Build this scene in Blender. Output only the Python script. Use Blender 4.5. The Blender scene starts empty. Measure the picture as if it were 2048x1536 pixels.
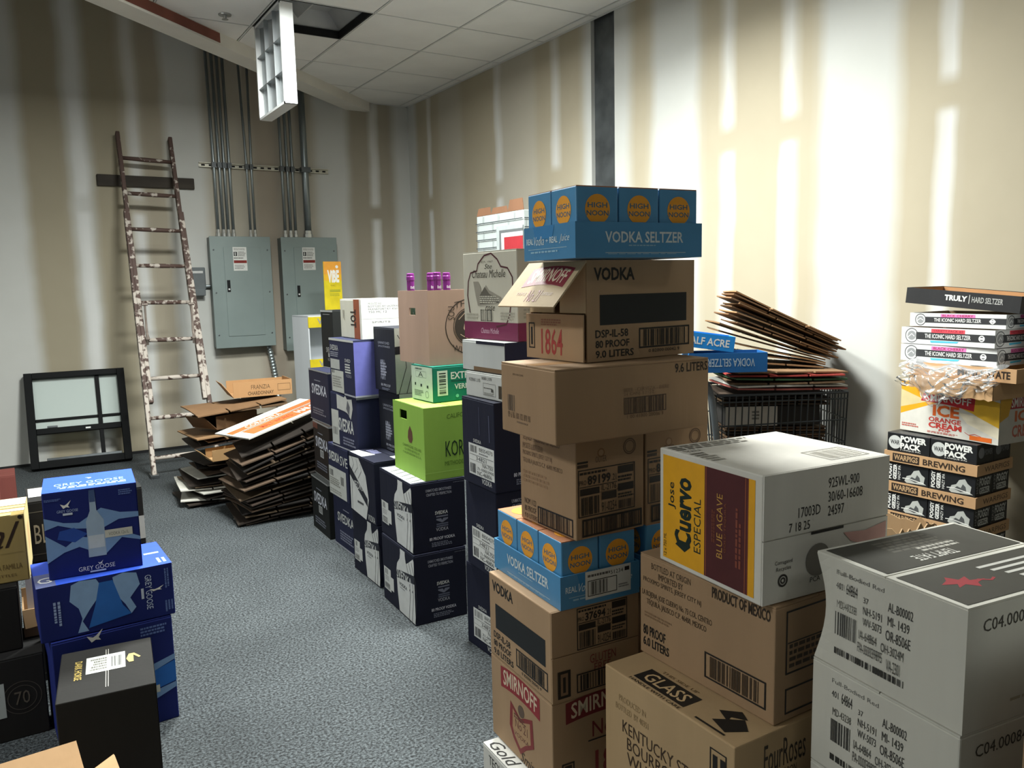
import bpy, bmesh, math, random
from mathutils import Vector, Matrix
random.seed(7)
SC = bpy.context.scene
COL = SC.collection
# ------------------------------------------------------------------ camera
HC = 1.345
cam_d = bpy.data.cameras.new('camera'); cam = bpy.data.objects.new('camera', cam_d); COL.objects.link(cam)
rt = Vector((0.84631, -0.532237, -0.021983)); dn = Vector((-0.085115, -0.094373, -0.991892)); fw = Vector((0.525846, 0.841319, -0.12517))
cam.matrix_world = Matrix(((rt.x, -dn.x, -fw.x, 0), (rt.y, -dn.y, -fw.y, 0), (rt.z, -dn.z, -fw.z, HC), (0, 0, 0, 1)))
cam_d.sensor_fit = 'HORIZONTAL'; cam_d.sensor_width = 36.0; cam_d.lens = 1590.7 / 2048 * 36
cam_d.clip_start = 0.02
SC.camera = cam
# ------------------------------------------------------------------ world, exposure, ceiling light positions
w = bpy.data.worlds.new('world'); SC.world = w; w.use_nodes = True
w.node_tree.nodes['Background'].inputs[0].default_value = (0.6, 0.65, 0.7, 1)
w.node_tree.nodes['Background'].inputs[1].default_value = 0.0
SC.view_settings.view_transform = 'Standard'; SC.view_settings.look = 'None'
SC.view_settings.gamma = 1.0; SC.view_settings.use_curve_mapping = False
SC.view_settings.exposure = 0.1
TROFFERS = [(1.795, 2.76, 136, 2.7), (1.185, 3.98, 175, 3.05), (1.795, -0.90, 6, 2.7), (-1.86, 2.15, 75, 2.8)]   # x, y, watts, beam spread (rad); all but the first are added fill
LIGHT_COLOR = (0.97, 1.0, 0.96)

# ------------------------------------------------------------------ helpers
def lin(h):
    h = h.lstrip('#'); c = [int(h[i:i + 2], 16) / 255 for i in (0, 2, 4)]
    return tuple(v / 12.92 if v <= .04045 else ((v + .055) / 1.055) ** 2.4 for v in c)
MATS = {}
def mat(key, col, rough=.6, var=.12, scale=14, bump=0., bscale=300, metal=0., stretch=None, spec=.4, coat=0.):
    if key in MATS: return MATS[key]
    m = bpy.data.materials.new(key); m.use_nodes = True; nt = m.node_tree; N = nt.nodes; L = nt.links
    b = N['Principled BSDF']; b.inputs['Roughness'].default_value = rough; b.inputs['Metallic'].default_value = metal
    b.inputs['Specular IOR Level'].default_value = spec
    if coat: b.inputs['Coat Weight'].default_value = coat; b.inputs['Coat Roughness'].default_value = .25
    c = lin(col) if isinstance(col, str) else col
    tc = N.new('ShaderNodeTexCoord'); mp = N.new('ShaderNodeMapping'); L.new(tc.outputs['Object'], mp.inputs[0])
    if stretch: mp.inputs['Scale'].default_value = stretch
    if var > 0:
        nz = N.new('ShaderNodeTexNoise'); nz.inputs['Scale'].default_value = scale; nz.inputs['Detail'].default_value = 4
        L.new(mp.outputs[0], nz.inputs['Vector'])
        rp = N.new('ShaderNodeValToRGB'); L.new(nz.outputs['Fac'], rp.inputs[0])
        rp.color_ramp.elements[0].position = .3; rp.color_ramp.elements[1].position = .7
        rp.color_ramp.elements[0].color = (*[v * (1 - var) for v in c], 1); rp.color_ramp.elements[1].color = (*[min(1, v * (1 + var)) for v in c], 1)
        L.new(rp.outputs[0], b.inputs['Base Color'])
    else:
        b.inputs['Base Color'].default_value = (*c, 1)
    if bump:
        n2 = N.new('ShaderNodeTexNoise'); n2.inputs['Scale'].default_value = bscale; n2.inputs['Detail'].default_value = 2
        L.new(mp.outputs[0], n2.inputs['Vector'])
        bp = N.new('ShaderNodeBump'); bp.inputs['Strength'].default_value = bump; bp.inputs['Distance'].default_value = .004
        L.new(n2.outputs['Fac'], bp.inputs['Height']); L.new(bp.outputs[0], b.inputs['Normal'])
    MATS[key] = m; return m
def card(key, col, var=.07):        # corrugated board: faint vertical flutes and mottling
    return mat(key, col, rough=.72, var=var, scale=9, bump=.12, bscale=60, stretch=(1, 1, .12), spec=.25)
INK = {}
def ink(col, rough=.55):
    k = 'ink_' + col.lstrip('#')
    return mat(k, col, rough=rough, var=.05, scale=30, spec=.35)
def new(name, verts, faces, m, parent=None, smooth=False, mats=None, fm=None):
    me = bpy.data.meshes.new(name); me.from_pydata([tuple(v) for v in verts], [], faces); me.update()
    for mm in (mats or [m]): me.materials.append(mm)
    if fm: me.polygons.foreach_set('material_index', fm)
    if smooth: me.polygons.foreach_set('use_smooth', [True] * len(me.polygons))
    o = bpy.data.objects.new(name, me); COL.objects.link(o); o.parent = parent
    return o
def from_bm(name, bm, m, parent=None, smooth=False):
    me = bpy.data.meshes.new(name); bm.to_mesh(me); bm.free(); me.materials.append(m)
    if smooth: me.polygons.foreach_set('use_smooth', [True] * len(me.polygons))
    o = bpy.data.objects.new(name, me); COL.objects.link(o); o.parent = parent
    return o
class MB:
    def __init__(s): s.v = []; s.f = []
    def box(s, x0, y0, z0, x1, y1, z1):
        n = len(s.v); s.v += [Vector(p) for p in ((x0, y0, z0), (x1, y0, z0), (x1, y1, z0), (x0, y1, z0), (x0, y0, z1), (x1, y0, z1), (x1, y1, z1), (x0, y1, z1))]
        s.f += [tuple(n + i for i in q) for q in ((3, 2, 1, 0), (4, 5, 6, 7), (0, 1, 5, 4), (1, 2, 6, 5), (2, 3, 7, 6), (3, 0, 4, 7))]; return s
    def tube(s, pts, r, n=8, cap=True):
        pts = [Vector(p) for p in pts]; k0 = len(s.v); up = Vector((0, 0, 1))
        for i, p in enumerate(pts):
            d = (pts[min(i + 1, len(pts) - 1)] - pts[max(i - 1, 0)]).normalized()
            a = d.cross(up)
            if a.length < .05: a = d.cross(Vector((1, 0, 0)))
            a.normalize(); b = d.cross(a)
            rr = r[i] if isinstance(r, (list, tuple)) else r
            for j in range(n):
                t = 2 * math.pi * j / n; s.v.append(p + (a * math.cos(t) + b * math.sin(t)) * rr)
        for i in range(len(pts) - 1):
            for j in range(n):
                j2 = (j + 1) % n; s.f.append((k0 + i * n + j, k0 + i * n + j2, k0 + (i + 1) * n + j2, k0 + (i + 1) * n + j))
        if cap:
            s.f.append(tuple(k0 + j for j in range(n))[::-1]); e = k0 + (len(pts) - 1) * n; s.f.append(tuple(e + j for j in range(n)))
        return s
    def bar(s, p, q, wx, wz, up=(0, 0, 1)):      # rectangular bar between two points
        p = Vector(p); q = Vector(q); d = (q - p).normalized(); a = d.cross(Vector(up))
        if a.length < .01: a = d.cross(Vector((1, 0, 0)))
        a.normalize(); b = a.cross(d); n = len(s.v)
        for c in (p, q):
            for i, j in ((-1, -1), (1, -1), (1, 1), (-1, 1)): s.v.append(c + a * i * wx / 2 + b * j * wz / 2)
        s.f += [tuple(n + i for i in t) for t in ((0, 1, 2, 3), (7, 6, 5, 4), (0, 4, 5, 1), (1, 5, 6, 2), (2, 6, 7, 3), (3, 7, 4, 0))]; return s
    def lathe(s, prof, n=16, c=(0, 0, 0)):
        k = len(s.v)
        for r, z in prof:
            for j in range(n):
                t = 2 * math.pi * j / n; s.v.append(Vector((c[0] + r * math.cos(t), c[1] + r * math.sin(t), c[2] + z)))
        for i in range(len(prof) - 1):
            for j in range(n):
                j2 = (j + 1) % n; s.f.append((k + i * n + j, k + i * n + j2, k + (i + 1) * n + j2, k + (i + 1) * n + j))
        s.f.append(tuple(k + j for j in range(n))[::-1]); e = k + (len(prof) - 1) * n; s.f.append(tuple(e + j for j in range(n)))
        return s
    def build(s, name, m, parent=None, smooth=False, bev=0.):
        if bev:
            bm = bmesh.new(); vs = [bm.verts.new(v) for v in s.v]
            for f in s.f: bm.faces.new([vs[i] for i in f])
            bmesh.ops.recalc_face_normals(bm, faces=bm.faces)
            bmesh.ops.bevel(bm, geom=list(bm.edges), offset=bev, segments=2, affect='EDGES', profile=.5)
            return from_bm(name, bm, m, parent, smooth)
        return new(name, s.v, s.f, m, parent, smooth)
def empty(name, loc=(0, 0, 0), rz=0., label=None, cat=None, group=None, kind=None):
    o = bpy.data.objects.new(name, None); COL.objects.link(o); o.location = loc; o.rotation_euler = (0, 0, rz); o.empty_display_size = .05
    return tag(o, label, cat, group, kind)
def tag(o, label=None, cat=None, group=None, kind=None):
    if label: o['label'] = label
    if cat: o['category'] = cat
    if group: o['group'] = group
    if kind: o['kind'] = kind
    return o
def struct(o, label): return tag(o, label, None, None, 'structure')

# ------------------------------------------------------------------ flat print: lettering, bars, shapes laid on a face
TXT = {}
def text_geo(s, bold=.0, shear=0.):
    k = (s, bold, shear)
    if k in TXT: return TXT[k]
    cu = bpy.data.curves.new('t', 'FONT'); cu.body = s; cu.resolution_u = 2; cu.offset = bold; cu.shear = shear; cu.fill_mode = 'FRONT'
    o = bpy.data.objects.new('t', cu); COL.objects.link(o)
    me = o.to_mesh()
    vs = [(v.co.x, v.co.y) for v in me.vertices]; fs = [tuple(p.vertices) for p in me.polygons]
    o.to_mesh_clear(); bpy.data.objects.remove(o); bpy.data.curves.remove(cu)
    if not vs: vs = [(0, 0), (1, 0), (0, 1)]
    x0 = min(v[0] for v in vs); x1 = max(v[0] for v in vs); y0 = min(v[1] for v in vs); y1 = max(v[1] for v in vs)
    vs = [((x - x0) / max(1e-6, x1 - x0), (y - y0) / max(1e-6, y1 - y0)) for x, y in vs]
    TXT[k] = (vs, fs); return TXT[k]
def layout(els, W, H, rnd):
    """els -> list of (verts2d in metres, faces, colour)"""
    out = []
    def rect(u0, v0, u1, v1): return [(u0 * W, v0 * H), (u1 * W, v0 * H), (u1 * W, v1 * H), (u0 * W, v1 * H)]
    def quad(l, c): out.append((l, [tuple(range(len(l)))], c))
    for e in els:
        k = e[0]
        if k == 'r': quad(rect(*e[1:5]), e[5])
        elif k == 'fr':           # frame outline
            u0, v0, u1, v1, th, c = e[1:7]; tu, tv = th / W, th / H
            vs = rect(u0, v0, u1, v1) + rect(u0 + tu, v0 + tv, u1 - tu, v1 - tv)
            out.append((vs, [(0, 1, 5, 4), (1, 2, 6, 5), (2, 3, 7, 6), (3, 0, 4, 7)], c))
        elif k == 't':
            u0, v0, u1, v1, s, c = e[1:7]; o = e[7] if len(e) > 7 else {}
            vs, fs = text_geo(s, o.get('bold', .0), o.get('shear', 0.)); rot = o.get('rot', 0); arc = o.get('arc', 0.)
            P = []
            for x, y in vs:
                if arc: y = y * (1 - abs(arc)) + arc * (1 - (2 * x - 1) ** 2) if arc > 0 else y * (1 + arc) - arc * (2 * x - 1) ** 2
                if rot == 90: x, y = 1 - y, x
                elif rot == -90: x, y = y, 1 - x
                elif rot == 180: x, y = 1 - x, 1 - y
                P.append(((u0 + x * (u1 - u0)) * W, (v0 + y * (v1 - v0)) * H))
            out.append((P, fs, c))
        elif k == 'b':            # bar code, bars upright; o.rot 90 lays the bars down
            u0, v0, u1, v1, c = e[1:6]; o = e[6] if len(e) > 6 else {}
            vs, fs = [], []; n = o.get('n', 24); p = 0.; ww = [rnd.choice((1, 1, 2, 3)) for _ in range(2 * n)]; tot = sum(ww); acc = 0
            for i, q in enumerate(ww):
                if i % 2 == 0:
                    a0, a1 = acc / tot, (acc + q) / tot; m0 = len(vs)
                    if o.get('rot'): vs += rect(u0, v0 + a0 * (v1 - v0), u1, v0 + a1 * (v1 - v0))
                    else: vs += rect(u0 + a0 * (u1 - u0), v0, u0 + a1 * (u1 - u0), v1)
                    fs.append((m0, m0 + 1, m0 + 2, m0 + 3))
                acc += q
            out.append((vs, fs, c))
        elif k == 'g':            # rows of lettering too small to read
            u0, v0, u1, v1, n, c = e[1:7]; o = e[7] if len(e) > 7 else {}; vs, fs = [], []; rot = o.get('rot', 0)
            for i in range(n):
                y0 = 1 - (i + .8) / n; y1 = 1 - (i + .2) / n; x = 0. + (rnd.random() * .15 if o.get('ctr') else 0); end = 1 - rnd.random() * .25
                while x < end:
                    wd = rnd.uniform(.05, .14); xe = min(end, x + wd); q = [(x, y0), (xe, y0), (xe, y1), (x, y1)]; m0 = len(vs)
                    if rot == 90: q = [(1 - b, a) for a, b in q]
                    elif rot == -90: q = [(b, 1 - a) for a, b in q]
                    vs += [((u0 + a * (u1 - u0)) * W, (v0 + b * (v1 - v0)) * H) for a, b in q]; fs.append((m0, m0 + 1, m0 + 2, m0 + 3)); x = xe + .025
            out.append((vs, fs, c))
        elif k == 'c':            # disc, r as share of the face height
            u, v, r, c = e[1:5]; r *= H; quad([(u * W + r * math.cos(t * .2618), v * H + r * math.sin(t * .2618)) for t in range(24)], c)
        elif k == 'o':            # ring
            u, v, r, th, c = e[1:6]; r *= H; vs = []
            for q in (r, r - th): vs += [(u * W + q * math.cos(t * math.pi / 16), v * H + q * math.sin(t * math.pi / 16)) for t in range(32)]
            out.append((vs, [(i, (i + 1) % 32, 32 + (i + 1) % 32, 32 + i) for i in range(32)], c))
        elif k == 'p':            # polygon
            quad([(u * W, v * H) for u, v in e[1]], e[2])
        elif k == 'l':            # polyline stroke of given width (m)
            pts = [Vector((u * W, v * H)) for u, v in e[1]]; th = e[2] / 2; vs = []
            for i, p in enumerate(pts):
                d = (pts[min(i + 1, len(pts) - 1)] - pts[max(i - 1, 0)]).normalized(); nn = Vector((-d.y, d.x))
                vs += [tuple(p + nn * th), tuple(p - nn * th)]
            out.append((vs, [(2 * i, 2 * i + 1, 2 * i + 3, 2 * i + 2) for i in range(len(pts) - 1)], e[3]))
    return out
def put_print(parent, els, W, H, O, U, V, N, name='printed_face', lift=.0006, seed=1):
    """lay print on the face with corner O, unit axes U, V, normal N (parent's space)"""
    if not els: return None
    O, U, V, N = map(Vector, (O, U, V, N)); rnd = random.Random(seed); verts, faces, fm, cols = [], [], [], []
    for i, (vs, fs, c) in enumerate(layout(els, W, H, rnd)):
        z = lift + i * .00006; k = len(verts); verts += [O + U * a + V * b + N * z for a, b in vs]
        if c not in cols: cols.append(c)
        for f in fs: faces.append(tuple(k + j for j in f)); fm.append(cols.index(c))
    return new(name, verts, faces, None, parent, mats=[ink(c) for c in cols], fm=fm)

# ------------------------------------------------------------------ cartons
NB = [0]
def carton(name, label, cat, x, y, z, th, a, b, h, col, prints=None, seam='T', group=None, tape=None, hole=None, open_top=False, edge=None, dent=False):
    """carton whose corner nearest the camera stands at (x, y); a runs away along local y (left face), b along local x (right face)"""
    t = math.radians(th); uR = Vector((math.cos(t), math.sin(t), 0)); uL = Vector((-math.sin(t), math.cos(t), 0))
    c = Vector((x, y, z)) + uR * b / 2 + uL * a / 2
    root = empty(name, c, t, label, cat, group); NB[0] += 1
    m = card('card_' + col.lstrip('#'), col); X, Y = b / 2, a / 2; T = .0035
    if hole or open_top:
        mb = MB(); g = .005
        mb.box(-X, -Y, 0, X, Y, g); mb.box(-X, -Y, g, X, -Y + g, h); mb.box(-X, Y - g, g, X, Y, h); mb.box(X - g, -Y + g, g, X, Y - g, h)
        if hole:
            y0, y1, z0, z1 = hole
            mb.box(-X, -Y + g, g, -X + g, Y - g, z0); mb.box(-X, -Y + g, z1, -X + g, Y - g, h); mb.box(-X, -Y + g, z0, -X + g, y0, z1); mb.box(-X, y1, z0, -X + g, Y - g, z1)
        else: mb.box(-X, -Y + g, g, -X + g, Y - g, h)
        mb.build('carton', m, root)
    elif dent:
        bm = bmesh.new(); bmesh.ops.create_grid(bm, x_segments=1, y_segments=1, size=1); bm.clear()
        n = 10; vs = {}; MBB = MB().box(-X, -Y, 0, X, Y, h - T)
        vv = [bm.verts.new(v) for v in MBB.v]
        for f in MBB.f: bm.faces.new([vv[i] for i in f])
        bmesh.ops.subdivide_edges(bm, edges=list(bm.edges), cuts=9, use_grid_fill=True)
        for v in bm.verts:
            s = max(0, (v.co.y + Y) / (2 * Y)) ** 6; k = v.co.z / h
            if v.co.x < 0: v.co.x += .013 * s * math.sin(k * math.pi) * 1.0
            v.co.y -= .014 * s * math.sin(min(1, k * 1.05) * math.pi) * (1 if v.co.x < 0 else .3)
        from_bm('carton', bm, m, root)
    else:
        MB().box(-X, -Y, 0, X, Y, h - (T if seam == 'T' else 0)).build('carton', m, root, bev=.003)
    g = .0015
    if seam == 'T' and not open_top:
        long_x = b >= a
        for s in (-1, 1):
            if long_x: q = MB().box(-X + .001, g if s > 0 else -Y + .001, h - T, X - .001, Y - .001 if s > 0 else -g, h)
            else: q = MB().box(g if s > 0 else -X + .001, -Y + .001, h - T, X - .001 if s > 0 else -g, Y - .001, h)
            q.build('top_flap', m, root)
        if tape:
            q = MB().box(-X + .01, -.025, h, X - .01, .025, h + .0004) if long_x else MB().box(-.025, -Y + .01, h, .025, Y - .01, h + .0004)
            q.build('tape', mat('tape_' + tape, '#' + tape, rough=.25, var=.05), root)
    if seam == 'R':
        for s in (0, 1):
            MB().box(-X + .001, -Y - .003, (h / 2 + g) if s else .001, X - .001, -Y, h - .001 if s else h / 2 - g).build('end_flap', m, root)
    if seam == 'L':
        for s in (0, 1):
            MB().box(-X - .003, -Y + .001, (h / 2 + g) if s else .001, -X, Y - .001, h - .001 if s else h / 2 - g).build('end_flap', m, root)
    pr = prints or {}
    oL = .003 if seam == 'L' else 0; oR = .003 if seam == 'R' else 0
    put_print(root, pr.get('L'), a, h, (-X - oL, Y, 0), (0, -1, 0), (0, 0, 1), (-1, 0, 0), seed=NB[0])
    put_print(root, pr.get('R'), b, h, (-X, -Y - oR, 0), (1, 0, 0), (0, 0, 1), (0, -1, 0), seed=NB[0] + 500)
    put_print(root, pr.get('T'), b, a, (-X, -Y, h), (1, 0, 0), (0, 1, 0), (0, 0, 1), name='printed_top', seed=NB[0] + 900, lift=.0008)
    return root
# ================================================================== the room
H = 3.05; XR = 3.40; YB = 7.235; XL = -3.2; YF = -2.2; ZR = 3.75
def wall_mat(key, axis, bands, streaks, gapz):
    m = bpy.data.materials.new(key); m.use_nodes = True; nt = m.node_tree; N = nt.nodes; L = nt.links; b = N['Principled BSDF']
    b.inputs['Roughness'].default_value = .85; b.inputs['Specular IOR Level'].default_value = .2
    tc = N.new('ShaderNodeTexCoord'); sp = N.new('ShaderNodeSeparateXYZ'); L.new(tc.outputs['Object'], sp.inputs[0])
    nz = N.new('ShaderNodeTexNoise'); nz.inputs['Scale'].default_value = 2.2; nz.inputs['Detail'].default_value = 3; L.new(tc.outputs['Object'], nz.inputs['Vector'])
    def math_(op, a, c, d=None):
        n = N.new('ShaderNodeMath'); n.operation = op
        for i, v in enumerate((a, c, d)):
            if v is None: continue
            if isinstance(v, (int, float)): n.inputs[i].default_value = v
            else: L.new(v, n.inputs[i])
        return n.outputs[0]
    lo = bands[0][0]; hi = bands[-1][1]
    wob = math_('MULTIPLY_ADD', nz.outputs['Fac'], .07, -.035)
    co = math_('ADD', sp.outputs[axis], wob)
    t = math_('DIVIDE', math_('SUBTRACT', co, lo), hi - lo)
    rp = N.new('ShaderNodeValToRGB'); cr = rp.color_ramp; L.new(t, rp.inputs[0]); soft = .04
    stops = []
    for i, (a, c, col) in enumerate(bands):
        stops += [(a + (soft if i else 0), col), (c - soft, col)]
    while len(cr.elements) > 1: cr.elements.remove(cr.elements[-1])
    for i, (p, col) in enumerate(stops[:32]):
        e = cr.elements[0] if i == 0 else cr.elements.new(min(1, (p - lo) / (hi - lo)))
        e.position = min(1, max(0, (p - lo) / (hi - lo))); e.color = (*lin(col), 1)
    # narrow skim-coat strips over the screw lines, broken at the height gapz
    wob2 = math_('MULTIPLY_ADD', nz.outputs['Fac'], .06, -.03); co2 = math_('ADD', sp.outputs[axis], wob2)
    t2 = math_('DIVIDE', math_('SUBTRACT', co2, lo), hi - lo)
    r2 = N.new('ShaderNodeValToRGB'); c2 = r2.color_ramp; L.new(t2, r2.inputs[0]); c2.elements.remove(c2.elements[-1]); c2.elements[0].color = (0, 0, 0, 1)
    for a, c in sorted(streaks):
        mid = (a + c) / 2; hw = (c - a) / 2
        for p, v in ((mid - hw - .02, 0), (mid - hw * .5, 1), (mid + hw * .5, 1), (mid + hw + .02, 0)):
            e = c2.elements.new(min(1, max(0, (p - lo) / (hi - lo)))); e.color = (v, v, v, 1)
    rz = N.new('ShaderNodeValToRGB'); cz = rz.color_ramp; L.new(math_('DIVIDE', math_('ADD', sp.outputs[2], math_('MULTIPLY', wob, .8)), 4.), rz.inputs[0])
    cz.elements[0].color = (.9,) * 3 + (1,); cz.elements[1].color = (.45,) * 3 + (1,)
    for p, v in ((gapz - .04, .9), (gapz, 0), (gapz + .08, 0), (gapz + .14, .8)):
        e = cz.elements.new(p / 4.); e.color = (v, v, v, 1)
    f2 = math_('MULTIPLY', r2.outputs[0], rz.outputs[0])
    mx = N.new('ShaderNodeMix'); mx.data_type = 'RGBA'; L.new(f2, mx.inputs[0]); L.new(rp.outputs[0], mx.inputs[6]); mx.inputs[7].default_value = (*lin('#d3d4d2'), 1)
    n3 = N.new('ShaderNodeTexNoise'); n3.inputs['Scale'].default_value = 5; n3.inputs['Detail'].default_value = 6; L.new(tc.outputs['Object'], n3.inputs['Vector'])
    m3 = N.new('ShaderNodeMix'); m3.data_type = 'RGBA'; m3.blend_type = 'MULTIPLY'; L.new(math_('MULTIPLY', n3.outputs['Fac'], .35), m3.inputs[0]); L.new(mx.outputs[2], m3.inputs[6]); m3.inputs[7].default_value = (.75, .74, .7, 1)
    L.new(m3.outputs[2], b.inputs['Base Color'])
    bp = N.new('ShaderNodeBump'); bp.inputs['Strength'].default_value = .15; bp.inputs['Distance'].default_value = .003; L.new(n3.outputs['Fac'], bp.inputs['Height']); L.new(bp.outputs[0], b.inputs['Normal'])
    return m
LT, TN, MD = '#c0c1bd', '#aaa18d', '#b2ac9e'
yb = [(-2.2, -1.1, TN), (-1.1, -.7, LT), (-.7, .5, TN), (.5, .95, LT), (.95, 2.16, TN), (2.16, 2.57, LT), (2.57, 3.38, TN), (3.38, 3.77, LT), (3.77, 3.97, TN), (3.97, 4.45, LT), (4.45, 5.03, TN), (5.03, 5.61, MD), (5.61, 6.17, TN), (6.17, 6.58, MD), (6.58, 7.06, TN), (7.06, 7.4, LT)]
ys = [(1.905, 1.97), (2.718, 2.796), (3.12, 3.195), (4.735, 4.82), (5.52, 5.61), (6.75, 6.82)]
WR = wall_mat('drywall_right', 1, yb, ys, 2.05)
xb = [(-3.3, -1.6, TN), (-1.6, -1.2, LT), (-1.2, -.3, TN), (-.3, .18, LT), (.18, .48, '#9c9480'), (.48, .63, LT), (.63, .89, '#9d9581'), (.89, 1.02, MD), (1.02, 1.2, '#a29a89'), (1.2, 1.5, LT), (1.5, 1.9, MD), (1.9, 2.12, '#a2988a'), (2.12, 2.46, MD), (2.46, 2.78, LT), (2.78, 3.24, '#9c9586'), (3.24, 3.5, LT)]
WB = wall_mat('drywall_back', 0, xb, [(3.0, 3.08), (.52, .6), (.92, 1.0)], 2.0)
mb = MB(); mb.box(XL, YB, 0, XR, YB + .12, ZR); struct(mb.build('wall_back', WB), 'unpainted drywall back wall with taped seams behind the ladder')
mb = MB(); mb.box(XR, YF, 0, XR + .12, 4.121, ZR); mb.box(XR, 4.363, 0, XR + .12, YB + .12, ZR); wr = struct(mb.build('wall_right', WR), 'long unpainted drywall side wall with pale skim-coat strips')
STEEL = mat('dark_steel', '#565a5c', rough=.45, var=.35, scale=6, metal=.6, bump=.1, bscale=25)
mb = MB(); mb.box(XR + .03, 4.121, 0, XR + .05, 4.363, H + .02); mb.box(XR + .012, 4.121, 0, XR + .03, 4.15, H); struct(mb.build('trim_1', STEEL), 'bare dark steel column showing in a slot between the drywall sheets')
mb = MB(); mb.box(XL - .12, YF, 0, XL, YB + .12, ZR); struct(mb.build('wall_left', mat('white_paint', '#dcdcd8', rough=.8)), 'drywall wall on the left side of the stockroom')
mb = MB(); mb.box(XL - .12, YF - .12, 0, XR + .12, YF, ZR); struct(mb.build('wall_front', mat('grey_paint', '#b3b3ae', rough=.8)), 'drywall wall behind the viewer')
mb = MB(); mb.box(XL - .12, YF - .12, ZR, XR + .12, YB + .12, ZR + .1); struct(mb.build('trim_2', mat('roof_deck', '#6a6862', rough=.8)), 'roof deck above the suspended ceiling')
# carpet
cm = bpy.data.materials.new('carpet'); cm.use_nodes = True; nt = cm.node_tree; N = nt.nodes; L = nt.links; b = N['Principled BSDF']; b.inputs['Roughness'].default_value = .82; b.inputs['Specular IOR Level'].default_value = .35
tc = N.new('ShaderNodeTexCoord'); n1 = N.new('ShaderNodeTexNoise'); n1.inputs['Scale'].default_value = 120; n1.inputs['Detail'].default_value = 3; n1.inputs['Roughness'].default_value = .7; L.new(tc.outputs['Object'], n1.inputs['Vector'])
n2 = N.new('ShaderNodeTexNoise'); n2.inputs['Scale'].default_value = 1.6; n2.inputs['Detail'].default_value = 4; L.new(tc.outputs['Object'], n2.inputs['Vector'])
r1 = N.new('ShaderNodeValToRGB'); L.new(n1.outputs['Fac'], r1.inputs[0]); e = r1.color_ramp.elements; e[0].position = .40; e[0].color = (*lin('#16191b'), 1); e[1].position = .66; e[1].color = (*lin('#636a6d'), 1)
r2 = N.new('ShaderNodeValToRGB'); L.new(n2.outputs['Fac'], r2.inputs[0]); e = r2.color_ramp.elements; e[0].position = .35; e[0].color = (.72, .73, .74, 1); e[1].position = .65; e[1].color = (1, 1, 1, 1)
mx = N.new('ShaderNodeMix'); mx.data_type = 'RGBA'; mx.blend_type = 'MULTIPLY'; mx.inputs[0].default_value = 1; L.new(r1.outputs[0], mx.inputs[6]); L.new(r2.outputs[0], mx.inputs[7]); L.new(mx.outputs[2], b.inputs['Base Color'])
n3 = N.new('ShaderNodeTexNoise'); n3.inputs['Scale'].default_value = 130; n3.inputs['Detail'].default_value = 2; L.new(tc.outputs['Object'], n3.inputs['Vector'])
bp = N.new('ShaderNodeBump'); bp.inputs['Strength'].default_value = .8; bp.inputs['Distance'].default_value = .006; L.new(n3.outputs['Fac'], bp.inputs['Height']); L.new(bp.outputs[0], b.inputs['Normal'])
struct(MB().box(XL - .12, YF - .12, -.1, XR + .12, YB + .12, 0).build('floor', cm), 'dark blue-grey loop pile carpet floor')
struct(MB().box(XL, YB - .008, 0, 3.4, YB, .022).build('gap_strip_back', mat('gap_black', '#17181a', rough=.6)), 'thin dark gap strip along the foot of the back wall')  # no baseboard: the gap's darkness is put in as a black strip

# suspended ceiling: grid lines on a two-foot module, cut off by the slanting bulkhead
G = .6096; GX = [3.318 - G * k for k in range(11)]; GY = [6.722 - G * k for k in range(15)]
n_ = Vector((.663, -.748, 0)); p_near = Vector((1.316, 5.71, 0)); d_ = Vector((.748, .663, 0))
TILE = mat('ceiling_tile', '#e9e9e6', rough=.9, var=.04, scale=3, bump=.25, bscale=220, spec=.1); TBAR = mat('grid_white', '#d6d7d5', rough=.5, var=.03)
ceil = struct(empty('ceiling'), 'suspended ceiling of white square tiles in a metal grid')
lamp_cells = [(round(tx, 2), round(ty, 2)) for tx, ty, _, _ in TROFFERS] + [(1.79, 5.2)]
cache = {}
xs = [XR] + GX + [XL]; yy = [YB] + GY + [YF]
def keep(p): return n_.dot(Vector((p[0], p[1], 0)) - p_near)
for i in range(len(xs) - 1):
    for j in range(len(yy) - 1):
        x1, x0, y1, y0 = xs[i], xs[i + 1], yy[j], yy[j + 1]; cx, cy = (x0 + x1) / 2, (y0 + y1) / 2
        if any(abs(cx - a) < .2 and abs(cy - c) < .2 for a, c in lamp_cells): continue
        kk = [keep(p) for p in ((x0, y0), (x1, y0), (x1, y1), (x0, y1))]
        if max(kk) < .02 or x1 - x0 < .01: continue
        g = .010; dims = (round(x1 - x0 - 2 * g, 4), round(y1 - y0 - 2 * g, 4))
        if min(kk) < 0:
            bm = bmesh.new(); bmesh.ops.create_cube(bm, size=1)
            bmesh.ops.scale(bm, vec=(dims[0], dims[1], .012), verts=bm.verts)
            r = bmesh.ops.bisect_plane(bm, geom=list(bm.verts) + list(bm.edges) + list(bm.faces), plane_co=p_near - Vector((cx, cy, 0)), plane_no=n_, clear_inner=True)
            if len(bm.verts) > 3:
                o = from_bm('ceiling_tile', bm, TILE, ceil); o.location = (cx, cy, H + .008)
            else: bm.free()
            continue
        if dims not in cache:
            q = MB().box(-dims[0] / 2, -dims[1] / 2, -.006, dims[0] / 2, dims[1] / 2, .006); me = bpy.data.meshes.new('ceiling_tile'); me.from_pydata([tuple(v) for v in q.v], [], q.f); me.materials.append(TILE); cache[dims] = me
        o = bpy.data.objects.new('ceiling_tile', cache[dims]); COL.objects.link(o); o.parent = ceil; o.location = (cx, cy, H + .008)
def diag_y(x): return p_near.y + (x - p_near.x) * .663 / .748
def diag_x(y): return p_near.x + (y - p_near.y) * .748 / .663
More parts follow.
